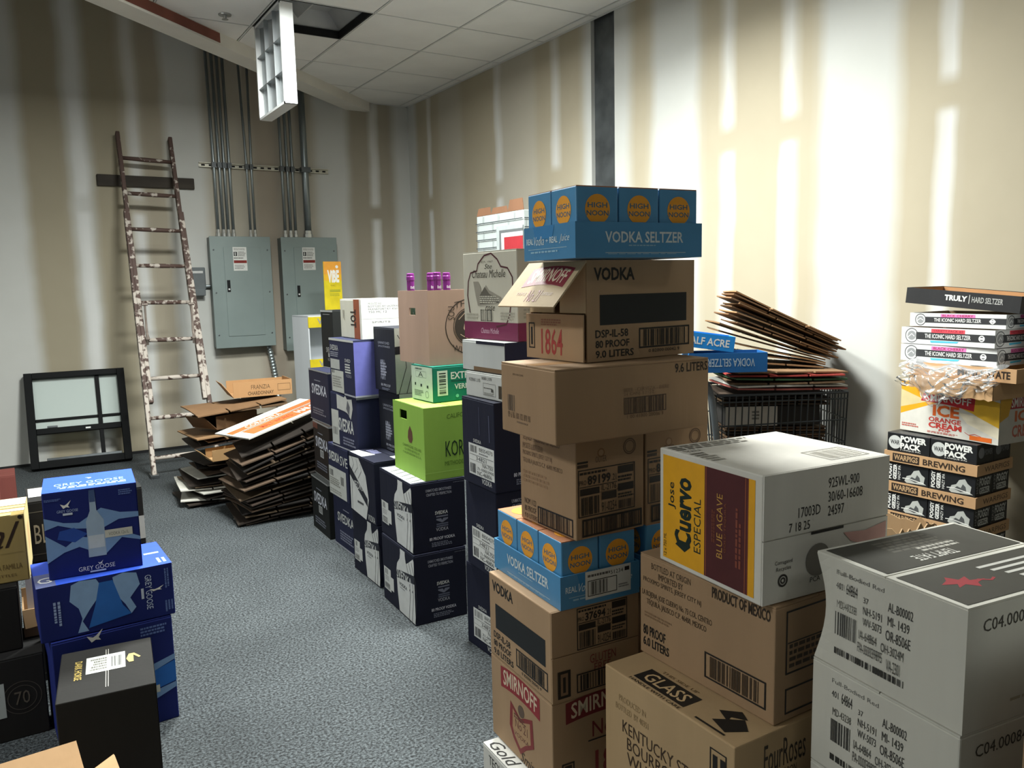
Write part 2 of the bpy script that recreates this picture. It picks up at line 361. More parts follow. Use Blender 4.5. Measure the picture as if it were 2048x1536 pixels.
for x in GX:
    yt = min(YB, diag_y(x))
    if yt > YF: MB().box(x - .004, YF, H, x + .004, yt, H + .03).build('grid_bar', TBAR, ceil)
for y in GY:
    xl = max(XL, diag_x(y))
    if xl < XR: MB().box(xl, y - .004, H, XR, y + .004, H + .03).build('grid_bar', TBAR, ceil)
MB().box(XR - .02, YF, H - .002, XR, YB, H).build('wall_angle', TBAR, ceil)
MB().box(diag_x(YB), YB - .02, H - .002, XR, YB, H).build('wall_angle', TBAR, ceil)
# slanting bulkhead
A = p_near - d_ * 5.2; B_ = p_near + d_ * 2.25
def slab(p, q, n0, n1, z0, z1): 
    vs = []
    for z in (z0, z1): vs += [p + n_ * n0 + Vector((0, 0, z)), q + n_ * n0 + Vector((0, 0, z)), q + n_ * n1 + Vector((0, 0, z)), p + n_ * n1 + Vector((0, 0, z))]
    return vs, [(3, 2, 1, 0), (4, 5, 6, 7), (0, 1, 5, 4), (1, 2, 6, 5), (2, 3, 7, 6), (3, 0, 4, 7)]
vs, fs = slab(A, B_, -.173, 0, 2.97, ZR)
bh = struct(new('trim_3', vs, fs, mat('bulkhead_plaster', '#dad7ce', rough=.85, var=.05, scale=4)), 'slanting plaster bulkhead at the edge of the tiled ceiling')
vs, fs = slab(A, p_near + d_ * .03, 0, .004, 2.985, 3.046); new('red_strip', vs, fs, mat('red_paint', '#7d4a3d', rough=.7, var=.15, scale=8), bh)

# ------------------------------------------------------------------ recessed ceiling lights
WHITE_M = mat('white_enamel', '#d5d7d6', rough=.35, var=.02); LOUV = mat('louver_aluminium', '#b4b9bb', rough=.28, metal=.7, var=.05); BLK = mat('black_void', '#0b0d10', rough=.8, var=.1)
lens = bpy.data.materials.new('lit_tube'); lens.use_nodes = True; lens.node_tree.nodes['Principled BSDF'].inputs['Emission Color'].default_value = (*LIGHT_COLOR, 1); lens.node_tree.nodes['Principled BSDF'].inputs['Emission Strength'].default_value = 4
names = ['lit square ceiling light above the tall box stack', 'lit square ceiling light above the aisle', 'lit square ceiling light behind the viewer', 'lit square ceiling light on the left of the room']
for (tx, ty, pw, spd), lb in zip(TROFFERS, names):
    t = empty('ceiling_light', (tx, ty, H), 0, lb, 'ceiling light', 'square ceiling lights')
    mb = MB(); s = .298; mb.box(-s, -s, .004, s, -s + .02, .03); mb.box(-s, s - .02, .004, s, s, .03); mb.box(-s, -s + .02, .004, -s + .02, s - .02, .03); mb.box(s - .02, -s + .02, .004, s, s - .02, .03); mb.build('frame', WHITE_M, t)
    mb = MB(); mb.box(-s, -s, .13, s, s, .135); mb.build('housing', WHITE_M, t)
    for q in (-.14, .14): MB().tube([(q, -.26, .1), (q, .26, .1)], .014, 10).build('tube', lens, t)
    ld = bpy.data.lights.new('troffer_light', 'AREA'); ld.shape = 'SQUARE'; ld.size = .55; ld.energy = pw; ld.color = LIGHT_COLOR; ld.spread = spd
    lo = bpy.data.objects.new('troffer_light', ld); COL.objects.link(lo); lo.parent = t; lo.location = (0, 0, -.004)
# open fixture: housing in the hole and the louver door hanging from its left edge
x0, x1, y0, y1 = 1.489, 2.099, 4.894, 5.503
t = empty('open_ceiling_light', ((x0 + x1) / 2, (y0 + y1) / 2, H), 0, 'unlit ceiling light with its louver door hanging open', 'ceiling light')
X = .3; mb = MB()
for q in ((-X, -X, 0, X, -X + .012, .05), (-X, X - .012, 0, X, X, .05), (-X, -X + .012, 0, -X + .012, X - .012, .05), (X - .012, -X + .012, 0, X, X - .012, .05)): mb.box(*q)
mb.build('black_frame', BLK, t)
RW = mat('reflector_white', '#aeb2b4', rough=.5, var=.05)
vs = [(-X, -X, .05), (X, -X, .05), (X, X, .05), (-X, X, .05), (-.2, -.24, .15), (.2, -.24, .15), (.2, .24, .15), (-.2, .24, .15)]
new('reflector', vs, [(0, 4, 5, 1), (1, 5, 6, 2), (2, 6, 7, 3), (3, 7, 4, 0), (4, 7, 6, 5)], RW, t)
new('ballast_cover', [(-.07, -.28, .149), (.07, -.28, .149), (.07, .28, .149), (-.07, .28, .149), (0, -.28, .09), (0, .28, .09)], [(0, 4, 5, 3), (4, 1, 2, 5), (0, 1, 4), (3, 5, 2)], RW, t)
for q in (-.14, .14): MB().box(q - .02, -.29, .1, q + .02, -.27, .14).build('lamp_holder', WHITE_M, t)
# door: hangs down from x = x0; cells face -x, 3 x 3, depth .075
D, hx = .075, -X + .01; Hd, Wd = .60, .57
mb = MB(); ya, yb2 = -Wd / 2 - .01, Wd / 2 - .01
mb.box(hx, ya, -Hd, hx + D, ya + .004, -.01); mb.box(hx, yb2 - .004, -Hd, hx + D, yb2, -.01); mb.box(hx, ya, -Hd, hx + D, yb2, -Hd + .004); mb.box(hx, ya, -.014, hx + D, yb2, -.01)
mb.box(hx - .004, ya, -Hd, hx, ya + .014, -.01); mb.box(hx - .004, yb2 - .014, -Hd, hx, yb2, -.01); mb.box(hx - .004, ya, -Hd, hx, yb2, -Hd + .014); mb.box(hx - .004, ya, -.024, hx, yb2, -.01)
door = mb.build('louver_door', WHITE_M, t)
for k in (1, 2):
    y = ya + Wd * k / 3; MB().box(hx + .004, y - .002, -Hd + .005, hx + D - .004, y + .002, -.015).build('louver_blade', LOUV, door)
    z = -.01 - (Hd - .01) * k / 3; MB().box(hx + .004, ya + .005, z - .002, hx + D - .004, yb2 - .005, z + .002).build('louver_blade', LOUV, door)
for i in range(3):
    for k in range(3):                       # curved reflector behind each cell
        ya_, yb_ = ya + Wd * i / 3 + .003, ya + Wd * (i + 1) / 3 - .003; zt, zb = -.012 - (Hd - .012) * k / 3 - .003, -.012 - (Hd - .012) * (k + 1) / 3 + .003
        n = 5; vs = []; 
        for q in range(n + 1):
            s = q / n; xx = hx + .03 + .035 * math.sin(s * math.pi); vs += [(xx, ya_ + (yb_ - ya_) * s, zt), (xx, ya_ + (yb_ - ya_) * s, zb)]
        new('cell_reflector', vs, [(2 * q, 2 * q + 1, 2 * q + 3, 2 * q + 2) for q in range(n)], LOUV, door, smooth=True)
sp = MB().lathe([(.04, 0), (.038, -.006), (.012, -.008), (.01, -.025), (.02, -.027), (.02, -.03)], 16).build('sprinkler_head', mat('chrome', '#b6b6b4', rough=.3, metal=.8, var=.05)); sp.location = (1.29, 5.35, H)
tag(sp, 'small round sprinkler head in the ceiling near the slanting bulkhead', 'sprinkler')

# ------------------------------------------------------------------ back wall: panels, conduits, strut
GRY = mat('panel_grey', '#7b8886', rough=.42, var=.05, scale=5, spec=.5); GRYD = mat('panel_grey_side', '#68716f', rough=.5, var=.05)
GALV = mat('galvanised', '#8e9698', rough=.35, metal=.75, var=.15, scale=40, stretch=(1, 1, .1))
def breaker_panel(xa, xb_, za, zb, label):
    cx = (xa + xb_) / 2; W = xb_ - xa; Hh = zb - za; t = empty('breaker_panel', (cx, YB - .0015, za), 0, label, 'breaker panel', 'grey breaker panels')
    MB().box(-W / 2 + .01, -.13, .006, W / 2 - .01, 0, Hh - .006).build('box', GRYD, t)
    MB().box(-W / 2, -.142, 0, W / 2, -.13, Hh).build('cover', GRY, t, bev=.003)
    dx0, dx1, dz0, dz1 = -W / 2 + .11, W / 2 - .09, .1, Hh - .09
    dr = MB().box(dx0, -.148, dz0, dx1, -.1425, dz1).build('door', GRY, t, bev=.0015)
    MB().box(dx0 + .012, -.152, dz0 + .38, dx0 + .038, -.1485, dz0 + .48).build('latch', BLK, dr)
    MB().lathe([(.008, 0), (.008, .003), (.005, .005)], 12).build('lock', WHITE_M, dr).matrix_local = Matrix.Translation((dx0 + .026, -.152, dz0 + .402)) @ Matrix.Rotation(math.pi / 2, 4, 'X')
    put_print(dr, [('r', 0, 0, 1, 1, '#cfd0cc'), ('g', .08, .86, .9, .96, 2, '#8b8b88'), ('r', .06, .62, .3, .8, '#26282a'), ('r', .14, .64, .2, .78, '#cfd0cc'), ('g', .36, .6, .95, .82, 4, '#777773'), ('g', .05, .5, .95, .57, 1, '#555'+'552'), ('r', .04, .32, .98, .44, '#7e241c'), ('t', .2, .34, .8, .42, 'DANGER', '#5a130e'), ('g', .08, .06, .9, .26, 3, '#8b8b88')], .115, .2, (dx0 + .075, -.1481, dz1 - .2), (1, 0, 0), (0, 0, 1), (0, -1, 0), name='warning_label')
    for sx in (-1, 1):
        for q in (.12, .5, .88):
            o = MB().lathe([(.007, 0), (.007, .002), (.004, .003)], 10).build('screw', STEEL, t); o.matrix_local = Matrix.Translation((sx * (W / 2 - .03), -.142, Hh * q)) @ Matrix.Rotation(math.pi / 2, 4, 'X')
    return t
breaker_panel(1.463, 1.973, .848, 1.797, 'grey breaker panel nearer the ladder, flexible conduit below it')
breaker_panel(2.066, 2.576, .79, 1.797, 'grey breaker panel behind the yellow display card')
def conduit(x, r, zt, zb, label, xt=None):
    t = empty('conduit', (x, YB - .055, zb), 0, label, 'conduit', 'steel conduits on the back wall')
    MB().tube([(0, 0, 0), (0, 0, 2.36 - zb), ((xt or x) - x, 0, zt - zb)], r, 10).build('pipe', GALV, t, smooth=True)
    MB().lathe([(r * 1.5, 0), (r * 1.5, .03), (r * 1.25, .032), (r * 1.25, .06)], 10).build('connector', mat('connector_zinc', '#b9bab6', rough=.3, metal=.7), t)
    MB().box(-r * 1.35, -r * 1.3, 2.375 - zb, r * 1.35, .03, 2.42 - zb).build('clamp', STEEL, t)
ORD = ['first', 'second', 'third', 'fourth']
for k, (x, xt) in enumerate(((1.561, 1.545), (1.606, 1.59), (1.646, 1.635), (1.688, 1.68))): conduit(x, .0125, 3.74, 1.80, ORD[k] + ' thin conduit of the four over the panel by the ladder, counted from the ladder', xt)
conduit(1.833, .0105, 3.74, 1.80, 'slightly bent thin conduit standing alone, left of its twin', 1.80); conduit(1.872, .0105, 3.74, 1.80, 'thin lone conduit right of the bent one', 1.89)
for k, x in enumerate((2.137, 2.186, 2.232)): conduit(x, .0125, 3.74, 1.80, ORD[k] + ' thin conduit of the three beside the thick pipe', x - .01)
conduit(2.345, .03, 3.74, 1.80, 'thick grey conduit pipe over the second breaker panel', 2.34)
t = empty('strut_channel', (1.449, YB, 2.38), 0, 'horizontal slotted steel strut holding the conduits', 'strut')
mb = MB(); mb.box(0, -.03, 0, 1.125, 0, .006); mb.box(0, -.03, .034, 1.125, 0, .04); mb.box(0, -.004, .006, 1.125, 0, .034); mb.build('channel', mat('strut_zinc', '#c4c1b2', rough=.4, metal=.3, var=.15, scale=30), t)
for k in range(18): MB().box(.02 + k * .062, -.0055, .013, .05 + k * .062, -.004, .027).build('slot', BLK, t)
# flexible conduit and grey gang box
pts = []
for k in range(60):
    s = k / 59; pts.append((1.93 + .05 * s + .03 * math.sin(s * 3), YB - .06, .85 - .83 * s))
o = MB().tube(pts, [.026 if k % 2 else .021 for k in range(60)], 10).build('flexible_conduit', GALV, smooth=False); tag(o, 'ribbed flexible metal conduit running down from the breaker panel', 'conduit')
t = empty('outlet_box', (1.365, YB, 1.30), 0, 'small grey weatherproof box between ladder and breaker panel', 'outlet box'); GB = mat('outlet_grey', '#5a6062', rough=.5, var=.08)
MB().box(-.065, -.07, .05, .065, 0, .24).build('body', GB, t, bev=.008); MB().box(-.055, -.085, .0, .055, -.005, .06).build('hood', GB, t, bev=.006); MB().box(-.055, -.073, .19, .045, -.0705, .21).build('label_strip', ink('#b9bab8'), t); MB().tube([(.066, -.03, .08), (.105, -.03, .08)], .014, 10).build('nipple', GALV, t)

# ------------------------------------------------------------------ ladder leaning on the back wall
WOOD = mat('worn_ladder_wood', '#5a473c', rough=.7, var=.4, scale=18, bump=.2, bscale=60)
pm = bpy.data.materials.new('ladder_paint'); pm.use_nodes = True; nt = pm.node_tree; N = nt.nodes; L = nt.links; b = N['Principled BSDF']; b.inputs['Roughness'].default_value = .7
tc = N.new('ShaderNodeTexCoord'); n1 = N.new('ShaderNodeTexNoise'); n1.inputs['Scale'].default_value = 22; n1.inputs['Detail'].default_value = 5; L.new(tc.outputs['Object'], n1.inputs['Vector'])
sz = N.new('ShaderNodeSeparateXYZ'); L.new(tc.outputs['Object'], sz.inputs[0]); ma = N.new('ShaderNodeMath'); ma.operation = 'MULTIPLY_ADD'; ma.inputs[1].default_value = -.075; L.new(sz.outputs[2], ma.inputs[0]); L.new(n1.outputs['Fac'], ma.inputs[2])
r1 = N.new('ShaderNodeValToRGB'); L.new(ma.outputs[0], r1.inputs[0]); e = r1.color_ramp.elements; e[0].position = .40; e[0].color = (*lin('#4d3a33'), 1); e[1].position = .47; e[1].color = (*lin('#b3aaa0'), 1); L.new(r1.outputs[0], b.inputs['Base Color'])
lad = empty('ladder', (1.0, 6.7, 0), 0, 'old paint-worn wooden extension ladder leaning on the back wall', 'ladder')
off = Vector((-1.0, -6.7, 0)); FL, TL = Vector((.785, 6.205, 0)), Vector((.835, 7.155, 2.6)); FR, TR = Vector((1.245, 6.225, 0)), Vector((1.222, 7.155, 2.585))
def along(p, q, s): return p + (q - p) * s + off
for p, q in ((FL, TL), (FR, TR)): 
    MB().bar(along(p, q, 0), along(p, q, .76), .03, .065, up=(0, 1, 0)).build('rail', pm, lad, bev=.004)
    sx = .032 if p is FL else -.032
    MB().bar(along(p, q, .2) + Vector((sx, -.012, 0)), along(p, q, 1) + Vector((0, -.0, 0)), .03, .06, up=(0, 1, 0)).build('fly_rail', pm, lad, bev=.006)
for k in range(9):
    s = .05 + .109 * k; p, q = along(FL, TL, s), along(FR, TR, s); MB().tube([p, p + (q - p) * .5, q], [.014, .018, .014], 10).build('rung', pm, lad, smooth=True)
for p, q, sx in ((FL, TL, .05), (FR, TR, -.05)):
    c = along(p, q, .40) + Vector((sx, -.05, 0)); mb = MB(); mb.tube([c + Vector((0, 0, .2)), c, c + Vector((0, -.02, -.05)), c + Vector((0, .0, -.09))], [.008, .01, .016, .01], 8); mb.tube([c + Vector((-.02, 0, .21)), c + Vector((.02, 0, .21))], .01, 8); mb.build('rung_lock', mat('lock_iron', '#8b8078', rough=.6, metal=.4, var=.3), lad)
for p, q in ((FL, TL), (FR, TR)): 
    c = along(p, q, 0); MB().box(c.x - .03, c.y - .05, 0.0, c.x + .03, c.y + .05, .025).build('foot_shoe', STEEL, lad, bev=.003)
o = MB().box(.668, YB - .03, 2.19, 1.40, YB, 2.28).build('wall_board', mat('dark_board', '#3a342d', rough=.8, var=.35, scale=12, stretch=(.2, 1, 1)), bev=.006); tag(o, 'dark wooden board fixed to the wall behind the top of the ladder', 'board')

# ------------------------------------------------------------------ window sash unit leaning on the back wall
ALU = mat('black_aluminium', '#0a0c0d', rough=.6, var=.1, spec=.12)
win = empty('window_unit', (.383, 7.015, 0), -.05, 'black framed window unit leaning against the back wall', 'window unit')
wm = Matrix.Rotation(-.28, 4, 'X')
def wbox(nm, m, *q, parent=win, bev=.003):
    o = MB().box(*q).build(nm, m, parent, bev=bev)
    if parent is win: o.matrix_local = wm
    return o
Wd, Hh, Dp = .70, .745, .085
wbox('jamb', ALU, -Wd / 2, -Dp, 0, -Wd / 2 + .055, 0, Hh); wbox('jamb', ALU, Wd / 2 - .055, -Dp, 0, Wd / 2, 0, Hh)
wbox('head', ALU, -Wd / 2 + .055, -Dp, Hh - .045, Wd / 2 - .055, 0, Hh); wbox('sill', ALU, -Wd / 2 + .055, -Dp, 0, Wd / 2 - .055, 0, .055)
wbox('mullion', ALU, .135, -.06, .055, .165, -.02, Hh - .045); wbox('meeting_rail', ALU, -Wd / 2 + .055, -.065, .265, Wd / 2 - .055, -.015, .31); wbox('bar', ALU, -Wd / 2 + .055, -.05, .365, Wd / 2 - .055, -.02, .385)
wbox('sill_track', STEEL, -.24, -.075, .055, .28, -.065, .075); wbox('sash_stop', mat('sash_white', '#d9dbd8'), .04, -.068, .28, .075, -.065, .292, bev=0); wbox('sash_lock', STEEL, -.22, -.07, .31, -.15, -.06, .325)
gm = bpy.data.materials.new('window_glass'); gm.use_nodes = True; b = gm.node_tree.nodes['Principled BSDF']; b.inputs['Base Color'].default_value = (.72, .80, .78, 1); b.inputs['Roughness'].default_value = .05; b.inputs['Transmission Weight'].default_value = .85; b.inputs['IOR'].default_value = 1.1
nt = gm.node_tree; tb = nt.nodes.new('ShaderNodeBsdfTransparent'); tb.inputs[0].default_value = (.86, .91, .89, 1); ms = nt.nodes.new('ShaderNodeMixShader'); ms.inputs[0].default_value = .18; gl = nt.nodes.new('ShaderNodeBsdfGlossy'); gl.inputs['Roughness'].default_value = .08; gl.inputs[0].default_value = (.8, .85, .85, 1)
nt.links.new(tb.outputs[0], ms.inputs[1]); nt.links.new(gl.outputs[0], ms.inputs[2])
df = nt.nodes.new('ShaderNodeBsdfDiffuse'); df.inputs[0].default_value = (.72, .8, .77, 1); m2 = nt.nodes.new('ShaderNodeMixShader'); m2.inputs[0].default_value = .55; nt.links.new(ms.outputs[0], m2.inputs[1]); nt.links.new(df.outputs[0], m2.inputs[2]); nt.links.new(m2.outputs[0], nt.nodes['Material Output'].inputs[0])
for q in ((-.295, -.036, .31, .135, -.032, .70), (.165, -.036, .31, .295, -.032, .70)): wbox('pane', gm, *q, bev=0)
# ================================================================== the stack nearest the middle (tall brown cartons and blue trays)
K1, K2, K3 = '#a08568', '#957a5e', '#a98f6c'; BK = '#1b1917'; RD = '#86282d'; WH = '#d8d8d3'; CR = '#cfc3ab'
def vodka_face(big=True):
    return [('t', .06, .80, .42, .93, 'VODKA', BK, dict(bold=.03)), ('r', .11, .36, .92, .66, '#14181a'), ('t', .07, .235, .36, .315, 'DSP-IL-58', BK, dict(bold=.02)), ('t', .07, .135, .37, .21, '80 PROOF', BK, dict(bold=.02)), ('t', .07, .035, .41, .11, '9.0 LITERS', BK, dict(bold=.02)), ('fr', .46, .1, .95, .31, .004, BK), ('b', .5, .12, .91, .29, BK, dict(n=28)), ('t', .55, .05, .85, .085, '0 82000 00042 9', BK)]
def code_panel(u0, v0, u1, v1, num):
    W = u1 - u0; Hh = v1 - v0; f = lambda a, b: (u0 + a * W, v0 + b * Hh)
    E = [('fr', u0, v0, u1, v1, .0025, BK)]
    def R(a, b, c, d, k, *r):
        p, q = f(a, b), f(c, d); E.append((k, p[0], p[1], q[0], q[1], *r))
    R(.03, .88, .6, .96, 'g', 1, BK); R(.16, .66, .56, .86, 't', num, BK, dict(bold=.03)); R(.02, .68, .14, .78, 't', 'PRO', BK); R(.58, .68, .66, .82, 't', '.21', BK)
    R(.69, .8, .97, .96, 'r', '#2b241d'); R(.69, .62, .97, .76, 'g', 2, BK); R(.69, .42, .97, .58, 'r', '#1f1a16'); R(.69, .26, .97, .38, 'g', 2, BK); R(.7, .04, .97, .22, 'b', BK)
    R(.03, .46, .36, .6, 'r', '#1f1a16'); R(.4, .5, .66, .62, 't', 'IL-2176', BK); R(.4, .3, .66, .46, 'r', '#2b241d'); R(.05, .04, .36, .42, 'b', BK, dict(n=14)); R(.4, .05, .66, .25, 't', '91-0254', BK); R(.02, .63, .67, .645, 'r', BK); R(.02, .47, .98, .477, 'r', BK)
    return E
def red_banner(u0, v0, u1, v1, c=RD, tc='#c9b9a0', arc=.12):
    n = 8; top = [(u0 + (u1 - u0) * i / n, v1 - (v1 - v0) * arc * (2 * i / n - 1) ** 2) for i in range(n + 1)]; bot = [(u, v - (v1 - v0) * .78) for u, v in top][::-1]
    w = u1 - u0; hh = v1 - v0
    return [('p', top + bot, c), ('t', u0 + .07 * w, v0 + .24 * hh, u1 - .07 * w, v0 + .93 * hh, 'SMIRNOFF', tc, dict(bold=.015, arc=.16))]
T8L = red_banner(.18, .66, .82, .98) + [('p', [(.34, .62), (.44, .55), (.5, .5), (.58, .56), (.7, .62), (.72, .3), (.6, .2), (.5, .08), (.38, .2), (.32, .32)], '#7a2b2c'), ('p', [(.38, .55), (.5, .46), (.66, .55), (.67, .31), (.58, .24), (.5, .15), (.41, .24), (.37, .33)], '#a3825f'), ('c', .52, .6, .07, '#5b4a3e'), ('t', .42, .36, .62, .46, 'No 21', '#5a2b26'), ('t', .4, .26, .64, .31, 'VODKA', '#5a2b26'), ('g', .4, .46, .63, .52, 2, '#5a3c30'), ('t', .5, .01, .92, .13, 'Smirnoff', '#3a2c25', dict(shear=.4))]
T8R = red_banner(.15, .7, 1.02, 1.0, '#6d2126') + [('t', .45, .5, .9, .68, 'No 21', '#6d2126'), ('r', .4, .46, .98, .475, BK), ('t', .48, .04, .98, .34, '1864', '#7c2a2b', dict(bold=.02)), ('fr', .1, .04, .24, .3, .004, BK), ('r', .13, .06, .21, .27, '#2a241f')]
carton('tequila_tray', 'low white tequila carton under the bottom of the tallest stack', 'box', .985, 1.44, 0, -3, .36, .3, .09, '#c9c8c2', dict(L=[('t', .1, .45, .42, .8, 'TEQUILA', BK), ('g', .1, .08, .7, .38, 2, BK)], T=[('t', .02, .6, .14, .95, 'Gold', BK, dict(rot=-90, shear=.3)), ('g', .02, .1, .1, .55, 2, BK, dict(rot=-90))]))
carton('vodka_carton', 'brown vodka carton with a red crest, second from the floor in the tallest stack', 'box', 1.032, 1.501, .091, -3.8, .328, .26, .236, K1, dict(L=T8L, R=T8R))
carton('vodka_carton', 'brown vodka carton with a black bar directly under the lower blue seltzer tray', 'box', 1.032, 1.501, .328, -3.8, .328, .26, .233, K1, dict(L=vodka_face(), R=code_panel(.28, .52, .86, .98, '37694') + [('t', .42, .34, .72, .44, 'GLUTEN', '#7d3a33'), ('t', .47, .24, .66, .33, 'FREE', '#7d3a33'), ('r', .06, .04, .2, .34, '#1f1b18'), ('r', .09, .07, .17, .31, '#7b6049'), ('r', .115, .1, .145, .27, '#1f1b18'), ('fr', .27, .05, .97, .26, .003, BK), ('b', .31, .07, .93, .24, BK)]), seam='R')

SKY, ORG = '#4d8fbd', '#e29a2c'
BL2 = mat('tray_blue', '#3f80ad', rough=.38, var=.05, scale=12, spec=.45, coat=.25); PKB = mat('pack_blue', '#4a8bb8', rough=.38, var=.06, scale=10, spec=.45, coat=.25); KRIM = card('card_rim', '#a9714f')
def seltzer_tray(label, x, y, z, th, a, b, h, long='R', extra=None):
    t = math.radians(th); uR = Vector((math.cos(t), math.sin(t), 0)); uL = Vector((-math.sin(t), math.cos(t), 0))
    root = empty('seltzer_tray', Vector((x, y, z)) + uR * b / 2 + uL * a / 2, t, label, 'drinks tray', 'blue seltzer trays'); X, Y = b / 2, a / 2; hh = h * .5; g = .004
    mb = MB(); mb.box(-X, -Y, 0, X, Y, .004); mb.box(-X, -Y, .004, X, -Y + g, hh); mb.box(-X, Y - g, .004, X, Y, hh); mb.box(-X, -Y + g, .004, -X + g, Y - g, hh); mb.box(X - g, -Y + g, .004, X, Y - g, hh); mb.build('tray', BL2, root)
    nx, ny = (3, 2) if long == 'R' else (2, 3); pw, pd = (b - .014) / nx, (a - .014) / ny
    for i in range(nx):
        for j in range(ny):
            p = MB().box(-pw / 2 + .0015, -pd / 2 + .0015, 0, pw / 2 - .0015, pd / 2 - .0015, h - .006).build('four_pack', PKB, root, bev=.003); p.location = (-X + .007 + pw * (i + .5), -Y + .007 + pd * (j + .5), .005)
            MB().box(-pw / 2 + .003, -pd / 2 + .002, h - .0125, pw / 2 - .003, pd / 2 - .002, h - .0055).build('pack_rim', KRIM, p)
            sun = lambda W: [('c', .5, .70, .225, ORG), ('t', .5 - .026 / W, .72, .5 + .026 / W, .80, 'HIGH', '#3e6277', dict(bold=.02)), ('t', .5 - .029 / W, .60, .5 + .029 / W, .68, 'NOON', '#3e6277', dict(bold=.02))]
            hp = h - .012
            if j == 0: put_print(p, sun(pw), pw, hp, (-pw / 2, -pd / 2 + .0015, 0), (1, 0, 0), (0, 0, 1), (0, -1, 0))
            if i == 0: put_print(p, sun(pd), pd, hp, (-pw / 2 + .0015, pd / 2, 0), (0, -1, 0), (0, 0, 1), (-1, 0, 0))
            put_print(p, [('c', .5, .5, .3, ORG)], pw, pd, (-pw / 2, -pd / 2, h - .0055), (1, 0, 0), (0, 1, 0), (0, 0, 1), name='printed_top')
    LONG = [('t', .22, .42, .84, .74, 'VODKA SELTZER', '#c3cdd0', dict(bold=.02)), ('g', .4, .32, .62, .37, 1, '#8fb0c2'), ('r', .22, .13, .86, .15, '#a8bcc4'), ('g', .24, .09, .8, .12, 1, '#8fb0c2')]
    SHORT = [('p', [(.2, .99), (.62, .99), (.58, .62), (.24, .62)], '#2f78ad'), ('t', .06, .48, .2, .66, 'REAL', '#c3d3da', dict(bold=.02)), ('t', .22, .44, .42, .7, 'Vodka', '#c3d3da', dict(shear=.4)), ('t', .45, .52, .5, .6, '+', '#c3d3da'), ('t', .53, .48, .68, .66, 'REAL', '#c3d3da', dict(bold=.02)), ('t', .71, .44, .9, .7, 'Juice', '#c3d3da', dict(shear=.4)), ('r', .1, .32, .85, .335, '#9dbccb'), ('g', .15, .2, .7, .28, 1, '#8fb6cb')]
    put_print(root, LONG if long == 'R' else SHORT, b, hh, (-X, -Y, 0), (1, 0, 0), (0, 0, 1), (0, -1, 0)); put_print(root, SHORT if long == 'R' else LONG, a, hh, (-X, Y, 0), (0, -1, 0), (0, 0, 1), (-1, 0, 0))
    if extra: put_print(root, extra, b, h, (-X, -Y, 0), (1, 0, 0), (0, 0, 1), (0, -1, 0), name='shipping_label', lift=.0012)
    return root
seltzer_tray('blue seltzer tray low in the tallest stack, white label on its end', 1.057, 1.493, .562, -4.4, .355, .233, .167, 'L', [('r', .3, .08, .88, .5, '#c9cac6'), ('g', .33, .4, .62, .46, 1, '#555555'), ('t', .62, .39, .78, .45, '51234', BK), ('fr', .33, .12, .7, .36, .002, BK), ('b', .36, .14, .58, .34, BK, dict(n=16)), ('r', .8, .4, .86, .46, BK), ('g', .72, .15, .86, .22, 2, '#777777')])
carton('filler_carton', 'plain brown carton hidden behind the vodka cartons in the tallest stack', 'box', 1.315, 1.50, 0, -3.8, .33, .25, .278, K2)
carton('filler_carton', 'plain brown carton wedged behind the yellow tequila box, below a blue tray', 'box', 1.315, 1.50, .28, -3.8, .33, .25, .28, K2)
seltzer_tray('blue seltzer tray peeking out beside the yellow tequila box', 1.312, 1.48, .562, -4.4, .355, .233, .167, 'L')
teq = lambda n: dict(L=[('t', .06, .84, .74, .91, 'TEQUILA - PRODUCT OF MEXICO', '#5d4632', dict(bold=.01)), ('t', .06, .76, .44, .82, 'IMPORTED & BOTTLED BY', '#6b533d'), ('t', .06, .68, .6, .74, 'PROXIMO SPIRITS, JERSEY CITY NJ', '#6b533d'), ('t', .06, .60, .78, .66, 'TEQUILA JALISCO C.P. 46400 MEXICO', '#6b533d'), ('g', .06, .4, .6, .54, 3, '#8a6d50'), ('t', .08, .18, .3, .24, 'NOM 1122', '#4a3a2c'), ('t', .08, .10, .3, .16, '80 PROOF', '#4a3a2c'), ('t', .08, .03, .32, .08, '9.0 LITERS', '#4a3a2c'), ('fr', .33, .02, .95, .2, .004, BK), ('b', .37, .035, .91, .185, '#3a2e24')],
    R=[('c', .36, .82, .045, '#7a5b3c'), ('c', .36, .82, .03, K2), ('t', .28, .73, .44, .79, 'OUTER', '#5d4632'), ('o', .78, .84, .08, .003, '#5d4632'), ('o', .78, .84, .06, .002, '#5d4632'), ('r', .02, .74, .17, .76, BK), ('r', .02, .7, .17, .73, '#3a2e24')] + code_panel(.03, .22, .86, .68, n) + [('fr', .08, .025, .96, .2, .005, BK), ('b', .12, .045, .92, .18, '#2a211a', dict(n=34))])
carton('tequila_carton', 'brown tequila carton with a large black code panel, standing on the lower blue tray', 'box', 1.096, 1.479, .731, -.5, .246, .21, .252, K2, teq('89199'))
carton('tequila_carton', 'brown tequila carton behind the yellow box corner, right of its twin with the code panel', 'box', 1.312, 1.477, .731, -.5, .246, .215, .252, K2, teq('89199'))
